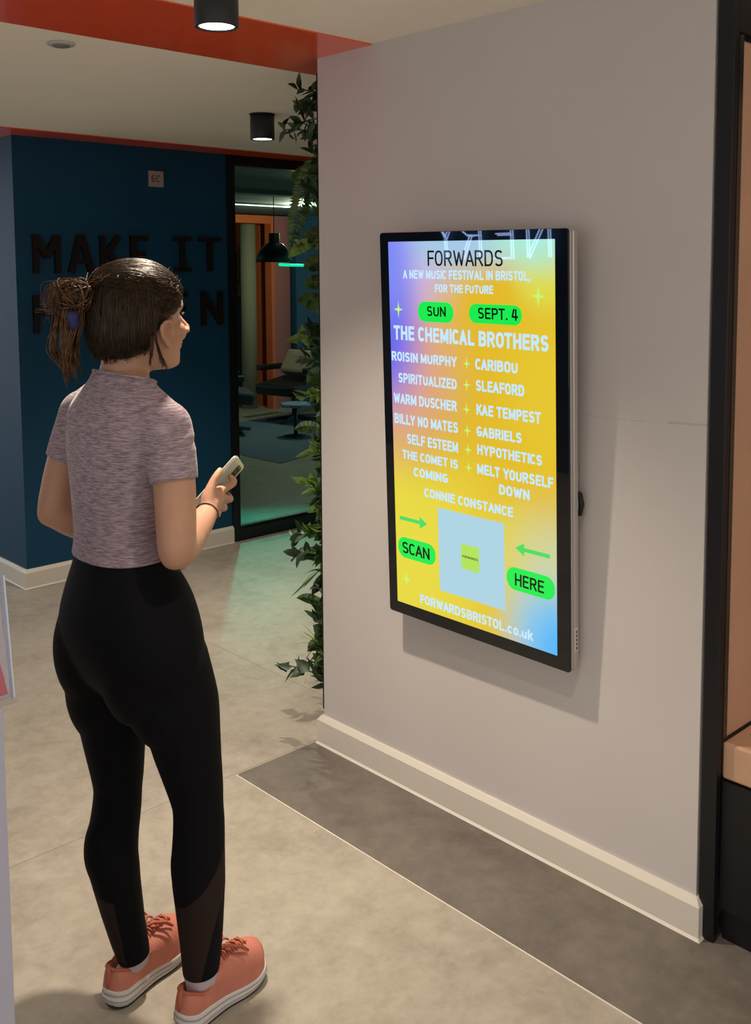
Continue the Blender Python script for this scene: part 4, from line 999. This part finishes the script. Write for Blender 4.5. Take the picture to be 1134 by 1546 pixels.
# bun
BC = Vector((-.196, .050, 1.556))
tb = MB(); tb.ellipsoid(BC, (.027, .030, .028)); tb.capsules([hp(-.10, .005, .045), hp(-.125, .005, .046), BC], [.030, .022, .022])
tb.capsules([BC + V(-.004, 0, -.01), BC + V(-.012, -.004, -.05), BC + V(-.018, -.004, -.095), BC + V(-.014, -.004, -.125)], [.018, .022, .021, .010])
pony = tb.build('ponytail', M['hair'], per)
tb = MB()
for k in range(150):                       # curled loops
    ax_ = Vector((rs.gauss(0, 1), rs.gauss(0, 1), rs.gauss(0, .8))).normalized(); u1 = ax_.orthogonal().normalized(); u2 = ax_.cross(u1)
    R_ = rs.uniform(.020, .038); a0 = rs.uniform(0, 6.28); ln = rs.uniform(1.6, 4.6); cc = BC + Vector((rs.uniform(-.008, .010), rs.uniform(-.008, .008), rs.uniform(-.006, .008)))
    fl = rs.uniform(.75, 1.15)
    strand([cc + (u1 * math.cos(a0 + ln * t) + u2 * math.sin(a0 + ln * t) * fl) * R_ * (1 + .25 * (t - .5)) for t in np.linspace(0, 1, 14)], rs.uniform(.0008, .0020), tb)
locks = [(rs.uniform(0, 6.28), rs.uniform(.008, .029), rs.uniform(0, 6.28), rs.uniform(.085, .150), rs.uniform(.004, .011)) for _ in range(20)]
for k in range(280):                       # the tail, in wavy locks
    a, r_, ph, L_, am = locks[k % 20]; x0 = BC + Vector((rs.uniform(-.014, .008), rs.uniform(-.014, .014), rs.uniform(-.02, .005)))
    a += rs.gauss(0, .16); r_ += rs.gauss(0, .0018); ph += rs.gauss(0, .15); L_ += rs.gauss(0, .006); path = []
    for t in np.linspace(0, 1, 14):
        wv = am * math.sin(8.5 * t + ph) * min(1, t * 1.6)
        sp_ = math.sin(math.pi * min(.80, .12 + t * .80)) ** .6
        path.append(x0 * (1 - t) + (BC + Vector((-.002, 0, -.006))) * t + Vector((-.014 * math.sin(t * 2.6) + r_ * math.cos(a) * 1.05 * sp_ + wv, r_ * math.sin(a) * sp_ + wv * .5, -L_ * t - .01)))
    strand(path, rs.uniform(.0007, .0017), tb)
for k in range(26):                        # stray ends, wide loop on the outside
    j = lambda s: rs.uniform(-s, s)
    loose([BC + V(.01, j(.02), .02 + j(.008)), BC + V(-.025 + j(.008), j(.02), .026 + j(.008)), BC + V(-.044 + j(.012), j(.02), .004 + j(.02)), BC + V(-.045 + j(.016), j(.02), -.03 + j(.02))], .0006, tb)
for k in range(12):
    j = lambda s: rs.uniform(-s, s)
    loose([BC + V(-.02, .01 + j(.01), -.02), BC + V(-.034 + j(.006), .02 + j(.01), -.028 + j(.006)), BC + V(-.052 + j(.014), .03 + j(.01), -.022 + j(.012))], .0006, tb)
for k in range(70):                        # sweep from the head to the bun
    j = lambda s: rs.uniform(-s, s)
    loose([hp(-.092 + j(.01), -.01 + j(.045), .06 + j(.035)), hp(-.118 + j(.006), j(.02), .056 + j(.02)), BC + V(.012, j(.018), j(.018))], .0010, tb)
tb.build('ponytail_strands', M['hair_tail'], pony, recalc=False)
mb = MB(); mb.lathe([(.004, -.017), (.010, -.017), (.0125, -.010), (.0118, -.003), (.0128, .004), (.0115, .011), (.008, .017), (.003, .018)], n=20)
sc_ = mb.build('hair_tie', mat('blue_fabric_tie', (.022, .030, .115), .7, bump=.3, bscale=300), per)
sc_.location = BC + V(-.012, -.026, -.044); sc_.rotation_euler = (math.radians(14), math.radians(-8), 0)

# ------------------------------------------------------------------ phone held in the right hand
AX = Vector((.6953, -.1747, .6972)).normalized(); AW = Vector((.6562, .5499, -.5167)); AW = (AW - AX * AX.dot(AW)).normalized(); PN = Vector((.2931, -.8167, -.4970))
if AX.cross(AW).dot(PN) < 0: PN = -AX.cross(AW); FL = -1
else: PN = AX.cross(AW); FL = 1
pc = Vector((-1.0, 1.835, 0)) + Vector((.1407, .0452, 1.1259))
ph_ = empty('phone', pc); Nn = PN.normalized()
if FL < 0: ph_.matrix_world = Matrix(((AX.x, -AW.x, Nn.x, pc.x), (AX.y, -AW.y, Nn.y, pc.y), (AX.z, -AW.z, Nn.z, pc.z), (0, 0, 0, 1)))
else: ph_.matrix_world = Matrix(((AX.x, AW.x, Nn.x, pc.x), (AX.y, AW.y, Nn.y, pc.y), (AX.z, AW.z, Nn.z, pc.z), (0, 0, 0, 1)))
tag(ph_, 'silver smartphone in a clear case held up in the right hand', 'phone')
def prr(hx, hy, r, z): return [Vector((x, y, z)) for x, y in rrect(-hx, -hy, hx, hy, r, 6)]
mb = MB(); mb.loft([prr(.0715, .034, .009, -.0045), prr(.0728, .0353, .010, -.003), prr(.0728, .0353, .010, .003), prr(.0715, .034, .009, .0045)]); mb.build('case', mat('phone_pale_back', (.50, .52, .44), .18, spec=.6, coat=.5), ph_)
mb = MB(); mb.loft([prr(.0733, .0358, .0105, -.0022), prr(.0738, .0363, .0105, -.001), prr(.0738, .0363, .0105, .001), prr(.0733, .0358, .0105, .0022)]); mb.build('edge_band', mat('phone_metal_edge', (.75, .70, .62), .2, metal=.9), ph_)
mb = MB(); mb.loft([[Vector((x, y, z)) for x, y in rrect(.033, -.024, .064, .0, .006, 6)] for z in (.0042, .0062)]); cb = mb.build('camera_bump', mat('phone_camera_glass', (.06, .045, .03), .15), ph_)
for a_, b_ in ((.042, -.017), (.042, -.007), (.055, -.017), (.055, -.007)):
    mb = MB(); mb.lathe([(.004, 0), (.004, .0008), (.003, .001), (0, .0008)], (a_, b_, .0062), 16, cap=False); mb.build('lens', mat('phone_lens', (.01, .01, .012), .05), cb)
mb = MB(); mb.loft([prr(.069, .0315, .007, -.0046), prr(.069, .0315, .007, -.0049)]); mb.build('screen', mat('phone_screen_glass', (.01, .01, .012), .05), ph_)
# ------------------------------------------------------------------ living wall on the end of the screen wall
liv = empty('living_wall', (0, Y1, 0)); tag(liv, 'artificial living wall of ferns, ivy and grasses round the corner of the screen wall', 'plant wall')
mb = MB(); mb.box((.012, .001, .112), (1.0, .022, 2.25), .002); mb.build('backing_panel', mat('foliage_backing', (.010, .014, .008), .9), liv)
def leaf_mat(name, a, b_):
    return mat(name, tuple((x + y) / 2 for x, y in zip(a, b_)), .45, spec=.45, var=.45, scale=38)
LM = [leaf_mat('leaf_dark', (.010, .030, .010), (.022, .060, .016)), leaf_mat('leaf_mid', (.030, .085, .014), (.055, .14, .022)), leaf_mat('leaf_lime', (.075, .15, .016), (.13, .22, .03)), leaf_mat('leaf_fern', (.030, .075, .014), (.06, .12, .024))]
rp = random.Random(21)
def leaf(mbx, base, d, nrm, L_, W_, kind='lance', bend=.25, n=5):
    d = d.normalized(); s = d.cross(nrm).normalized(); nn = s.cross(d).normalized()
    prev = None
    prof = {'lance': [0, .55, .95, .85, .5, 0], 'ivy': [0, 1.0, .72, .62, .25, 0], 'round': [0, .8, 1, .95, .7, 0]}[kind]
    for i in range(n + 1):
        t = i / n; c_ = base + d * L_ * t - nn * bend * L_ * t * t; w_ = W_ * .5 * prof[i]
        row = [mbx.bm.verts.new(c_ + s * w_ + nn * w_ * .35), mbx.bm.verts.new(c_), mbx.bm.verts.new(c_ - s * w_ + nn * w_ * .35)]
        if prev:
            for a in (0, 1):
                f = mbx.bm.faces.new((prev[a], prev[a + 1], row[a + 1], row[a])); f.smooth = True
        prev = row
def rdir(out=1.0, up=0.0, sx=.45): return Vector((rp.gauss(-.12, sx), out, up + rp.gauss(0, .35))).normalized()
def sprig(base, d, L_, nl, kind, m, lw, ll, name):
    mb = MB(); side = d.orthogonal().normalized(); pts = [base + d * L_ * t + Vector((0, 0, -.10 * L_ * t * t)) for t in np.linspace(0, 1, 7)]
    mb.tube(pts, [.0022] * 7, 5)
    for i in range(nl):
        t = .15 + .85 * i / max(1, nl - 1); p0 = base + d * L_ * t + Vector((0, 0, -.10 * L_ * t * t))
        ld_ = (d * rp.uniform(.2, 1) + Vector((rp.gauss(0, .7), rp.gauss(.1, .5), rp.gauss(0, .7)))).normalized()
        leaf(mb, p0, ld_, Vector((rp.gauss(0, 1), rp.gauss(0, 1), rp.gauss(.6, 1))).normalized(), ll * rp.uniform(.7, 1.2), lw * rp.uniform(.8, 1.15), kind, rp.uniform(.0, .4))
    mb.build(name, m, liv, recalc=False)
def frond(base, d, L_, droop, W_, m):
    mb = MB(); d = d.normalized(); pts = [base + d * L_ * t + Vector((0, 0, -droop * L_ * t * t)) for t in np.linspace(0, 1, 15)]
    mb.tube(pts, list(np.linspace(.0022, .0007, 15)), 5)
    for i in range(30):
        t = .08 + .90 * i / 29; p0 = base + d * L_ * t + Vector((0, 0, -droop * L_ * t * t)); tg = (d + Vector((0, 0, -2 * droop * t))).normalized()
        view = Vector((-.62, -.75, .0)); s = tg.cross(view).normalized(); w_ = W_ * math.sin(math.pi * min(1, .18 + t * .82)) ** .8
        for q in (1, -1):
            leaf(mb, p0, (s * q + tg * .45).normalized(), view + Vector((rp.gauss(0, .3), 0, rp.gauss(0, .3))), w_, .0155, 'lance', .12)
    mb.build('fern_frond', m, liv, recalc=False)
def tuft(base, d, L_, nb, m, w_=.006):
    mb = MB()
    for i in range(nb):
        dd = (d + Vector((rp.gauss(0, .4), rp.gauss(0, .2), rp.gauss(0, .55)))).normalized()
        leaf(mb, base, dd, Vector((rp.gauss(0, 1), .2, 1)), L_ * rp.uniform(.6, 1.1), w_, 'lance', rp.uniform(.05, .5))
    mb.build('grass_tuft', m, liv, recalc=False)
z = .17
while z < 2.20:
    r_ = rp.random(); base = Vector((rp.uniform(.02, .10), .018, z))
    top = z > 1.88; m_ = LM[0] if (top or rp.random() < .42) else rp.choice(LM[1:3])  # leaves near the ceiling get the dark green, their shade put into colour
    if r_ < .42: sprig(base, rdir(1, .1), rp.uniform(.04, .085) * (1.25 if top else 1), rp.randint(8, 13), 'lance', m_, .022, .055, 'leafy_sprig')
    elif r_ < .74: sprig(base, rdir(1, -.1), rp.uniform(.035, .075), rp.randint(7, 11), 'ivy', m_, .040, .050, 'ivy_sprig')
    elif r_ < .86: frond(base, Vector((-.10 + rp.gauss(0, .15), 1, rp.uniform(-.2, .5))), rp.uniform(.08, .125), rp.uniform(.2, .7), .03, LM[3])
    else: tuft(base, rdir(1, .1, .3), rp.uniform(.07, .12), 7, m_)
    z += .027 if top else .0215
# the pieces that reach out furthest
frond(Vector((.03, .045, 1.985)), Vector((-.03, .36, -.52)), .25, .50, .046, LM[3])
frond(Vector((.03, .03, 1.92)), Vector((-.10, .9, .25)), .14, .3, .04, LM[3])
sprig(Vector((.02, .02, 2.06)), Vector((-.16, 1, .25)).normalized(), .165, 16, 'lance', LM[0], .022, .055, 'leafy_sprig')
sprig(Vector((.02, .02, 2.16)), Vector((-.10, 1, -.1)).normalized(), .09, 12, 'ivy', LM[0], .04, .055, 'ivy_sprig')
sprig(Vector((.03, .02, 1.70)), Vector((-.10, 1, .0)).normalized(), .11, 10, 'ivy', LM[2], .045, .055, 'ivy_sprig')
sprig(Vector((.03, .02, 1.40)), Vector((-.12, 1, -.1)).normalized(), .11, 10, 'ivy', LM[2], .045, .055, 'ivy_sprig')
sprig(Vector((.02, .02, .72)), Vector((-.10, 1, -.1)).normalized(), .13, 18, 'round', LM[0], .028, .05, 'leafy_sprig')
sprig(Vector((.02, .02, .64)), Vector((-.12, 1, .0)).normalized(), .12, 16, 'round', LM[0], .028, .05, 'leafy_sprig')
tuft(Vector((.02, .03, .60)), Vector((-.15, 1, -.45)), .14, 5, LM[1], .008)
tuft(Vector((.02, .03, .33)), Vector((-.2, 1, -.1)), .17, 8, LM[2], .006)
frond(Vector((.02, .03, .48)), Vector((-.12, 1, .1)), .12, .15, .022, LM[3])
frond(Vector((.02, .03, 1.08)), Vector((-.12, 1, .1)), .12, .2, .026, LM[3])
sprig(Vector((.02, .03, .22)), Vector((-.15, 1, .1)).normalized(), .16, 8, 'ivy', LM[0], .05, .06, 'ivy_sprig')
# ------------------------------------------------------------------ the lounge behind the glass
GY = YB + .07
def sbox(name, a, b_, m, bev=0):
    mb = MB(); mb.box(a, b_, bev); return tag(mb.build(name, m), kind='structure')
M['lounge_ceiling'] = mat('lounge_ceiling_grey', (.13, .17, .165), .8)
M['pink'] = mat('dusty_pink_paint', (.42, .13, .13), .7); M['lorange'] = mat('lounge_orange_paint', (.75, .13, .03), .5); M['cream'] = mat('cream_column', (.34, .29, .20), .8); M['dark'] = mat('dark_recess', (.012, .018, .02), .9)
M['lblue'] = mat('lounge_blue_paint', (.01, .06, .13), .5)
sbox('ceiling_lounge', (-.5, GY + .01, H), (9, 11.5, H + .12), M['lounge_ceiling'])
sbox('beam', (1.0, 6.75, 2.255), (6.5, 6.9, H), M['lounge_ceiling'])
sbox('wall_rear', (1.5, 11.2, 0), (9, 11.4, H), M['dark'])
sbox('wall_orange', (5.150, 9.85, 0), (5.345, 10.6, 2.26), M['lorange'])
sbox('trim_4', (3.6, 9.5, 2.185), (5.10, 9.62, 2.275), M['lorange']); sbox('trim_5', (5.055, 9.5, 0), (5.10, 9.62, 2.185), M['lorange'])
sbox('wall_pink', (5.10, 9.5, 0), (5.33, 9.62, 2.275), M['pink'])
sbox('wall_blue', (5.345, 9.4, 0), (8.5, 9.6, H), M['lblue'])
mb = MB(); mb.lathe([(.092, 0), (.092, 2.24)], (4.925, 9.78, 0), 32); tag(mb.build('column', M['cream']), kind='structure')
# open shelf
t = empty('shelving_unit', (4.965, 10.15, 0)); tag(t, 'pale open shelving grid seen through the glass beside the cream column', 'shelf')
ms = mat('shelf_cream', (.36, .31, .2), .6)
for k in range(6): mb = MB(); mb.box((-.28, 0, 1.33 + .108 * k), (.17, .25, 1.348 + .108 * k)); mb.build('shelf', ms, t)
for x in (-.28, -.19, -.10, -.01, .08, .155): mb = MB(); mb.box((x, 0, 1.348), (x + .015, .25, 1.888)); mb.build('upright', ms, t)
mb = MB(); mb.box((-.28, .25, 0), (.17, .27, 1.9)); mb.build('back_panel', M['dark'], t)
mb = MB(); mb.box((-.28, .0, 0), (.17, .249, 1.329)); mb.build('cupboard', mat('shelf_teal', (.01, .12, .14), .5), t)
# pendant
t = empty('pendant_lamp', (3.2, 7.0, H)); tag(t, 'black dome pendant lamp hanging in the lounge behind the glass', 'lamp')
mb = MB(); mb.tube([(0, 0, 0), (0, 0, -.35)], .004, 6); mb.build('cord', M['lamp_black'], t)
mb = MB(); mb.lathe([(.0, -.345), (.048, -.345), (.048, -.425), (.075, -.435), (.115, -.475), (.145, -.53), (.160, -.592), (.156, -.592), (.140, -.53), (.11, -.48), (.07, -.445), (0, -.44)], n=40, cap=False); mb.build('lamp_shade', M['lamp_black'], t)
mb = MB(); mb.ellipsoid((0, 0, -.52), (.03, .03, .04)); mb.build('bulb', mat('bulb_teal_lit', (.1, .6, .5), .4, emit=(.02, .8, .55), estr=1.5), t)
# linear light and downlight
t = empty('linear_light', (3.9, 8.09, H)); tag(t, 'long thin lit ceiling light seen through the glass', 'light')
mb = MB(); mb.box((-.60, -.03, -.022), (.36, .03, 0)); mb.build('housing', M['lamp_black'], t)
mb = MB(); mb.box((-.59, -.034, -.026), (.35, .028, -.0225)); mb.build('diffuser', mat('linear_light_lit', (.9, .9, .8), .5, emit=(1, .86, .68), estr=7), t)
t = empty('downlight', (3.38, 6.99, H)); tag(t, 'small round lit downlight in the lounge ceiling beside the leaves', 'light')
mb = MB(); mb.lathe([(.075, 0), (.075, -.012), (.06, -.012)], n=24, cap=False); mb.build('rim', M['lamp_black'], t)
mb = MB(); mb.lathe([(.062, -.008), (0, -.008)], n=24, cap=False); mb.build('lens', mat('downlight_lit', (.9, .9, .8), .5, emit=(1, .82, .6), estr=5), t)
# glowing teal bar standing in for a reflection in the glass
t = empty('teal_reflection_bar', (3.27, 6.75, 1.672)); tag(t, 'glowing teal bar standing in for a glass reflection below the pendant lamp', 'light')
mb = MB(); mb.capsules([(-.20, 0, .006), (0, 0, 0), (.42, 0, -.004)], [.013, .011, .011], 12); mb.build('tube', mat('teal_reflection_glow', (.1, .8, .6), .4, emit=(.0, .95, .50), estr=1.5), t)
mb = MB(); mb.tube([(.40, .012, 0), (.40, .012, H - 1.672)], .002, 6); mb.build('wire', M['lamp_black'], t)
# lounge chairs
def lounge_chair(loc, rz, label, cc, sc):
    t = empty('lounge_chair', loc, rz); tag(t, label, 'chair', 'lounge chairs behind the glass')
    T = lambda x, y, z, rx=0, ry=0: Matrix.Translation((x, y, z)) @ Matrix.Rotation(rx, 4, 'X') @ Matrix.Rotation(ry, 4, 'Y')
    mb = MB(); mb.box((-.30, -.30, -.06), (.30, .30, .06), .05, 4, T(0, 0, .40, 0, math.radians(8))); mb.build('seat', cc, t)
    mb = MB(); mb.box((-.05, -.29, 0), (.05, .29, .36), .045, 4, T(-.28, 0, .44, 0, math.radians(-24))); mb.build('backrest', sc, t)
    mb = MB(); mb.box((-.045, -.25, 0), (.045, .25, .27), .04, 4, T(-.43, 0, .78, 0, math.radians(-16))); mb.build('headrest', sc, t)
    for s_ in (-1, 1):
        mb = MB(); mb.box((-.22, -.04, -.03), (.20, .04, .03), .028, 3, T(0, s_ * .34, .58)); mb.build('armrest', cc, t)
    mb = MB(); mb.tube([(0, 0, .05), (0, 0, .34)], .025, 10); mb.build('stem', M['lamp_black'], t)
    for k in range(5):
        a = 2 * math.pi * k / 5 + .3; mb = MB(); mb.tube([(0, 0, .055), (.30 * math.cos(a), .30 * math.sin(a), .018)], [.022, .014], 8); mb.build('leg', M['lamp_black'], t)
cg = mat('chair_grey', (.07, .075, .085), .6); cd = mat('chair_black', (.012, .013, .015), .45); cgr = mat('chair_dark_green', (.012, .05, .035), .5)
lounge_chair((4.62, 8.55, 0), math.radians(188), 'dark green backed lounge chair in the lounge near the leaves', cd, cgr)
lounge_chair((3.62, 8.45, 0), math.radians(-30), 'dark lounge chair half hidden by the black door frame', cg, cd)
pw = MB(); pw.box((-.06, -.20, -.14), (.06, .20, .14), .055, 4, Matrix.Translation((4.66, 8.52, .64)) @ Matrix.Rotation(math.radians(30), 4, 'Y'))
tag(pw.build('cushion', mat('cushion_beige', (.30, .22, .15), .8)), 'beige cushion lying on the green backed lounge chair', 'cushion')
t = empty('coffee_table', (3.98, 7.72, 0)); tag(t, 'low hexagonal table with a pale blue top in the lounge', 'table')
mb = MB(); mb.lathe([(.15, .30), (.16, .305), (.16, .33), (.15, .335)], n=6); mb.build('table_top', mat('table_pale_blue', (.30, .38, .55), .3), t)
mb = MB(); mb.tube([(0, 0, .02), (0, 0, .30)], .02, 10); mb.build('stem', M['lamp_black'], t)
mb = MB(); mb.lathe([(.12, .0), (.12, .012), (.03, .02)], n=24); mb.build('base', M['lamp_black'], t)
mb = MB(); mb.poly([(3.0, 6.7, .003), (5.2, 7.3, .003), (5.2, 8.9, .003), (3.0, 8.9, .003)]); tag(mb.build('rug', mat('rug_blue_grey', (.12, .16, .22), .9)), 'blue grey rug under the lounge chairs', 'rug')
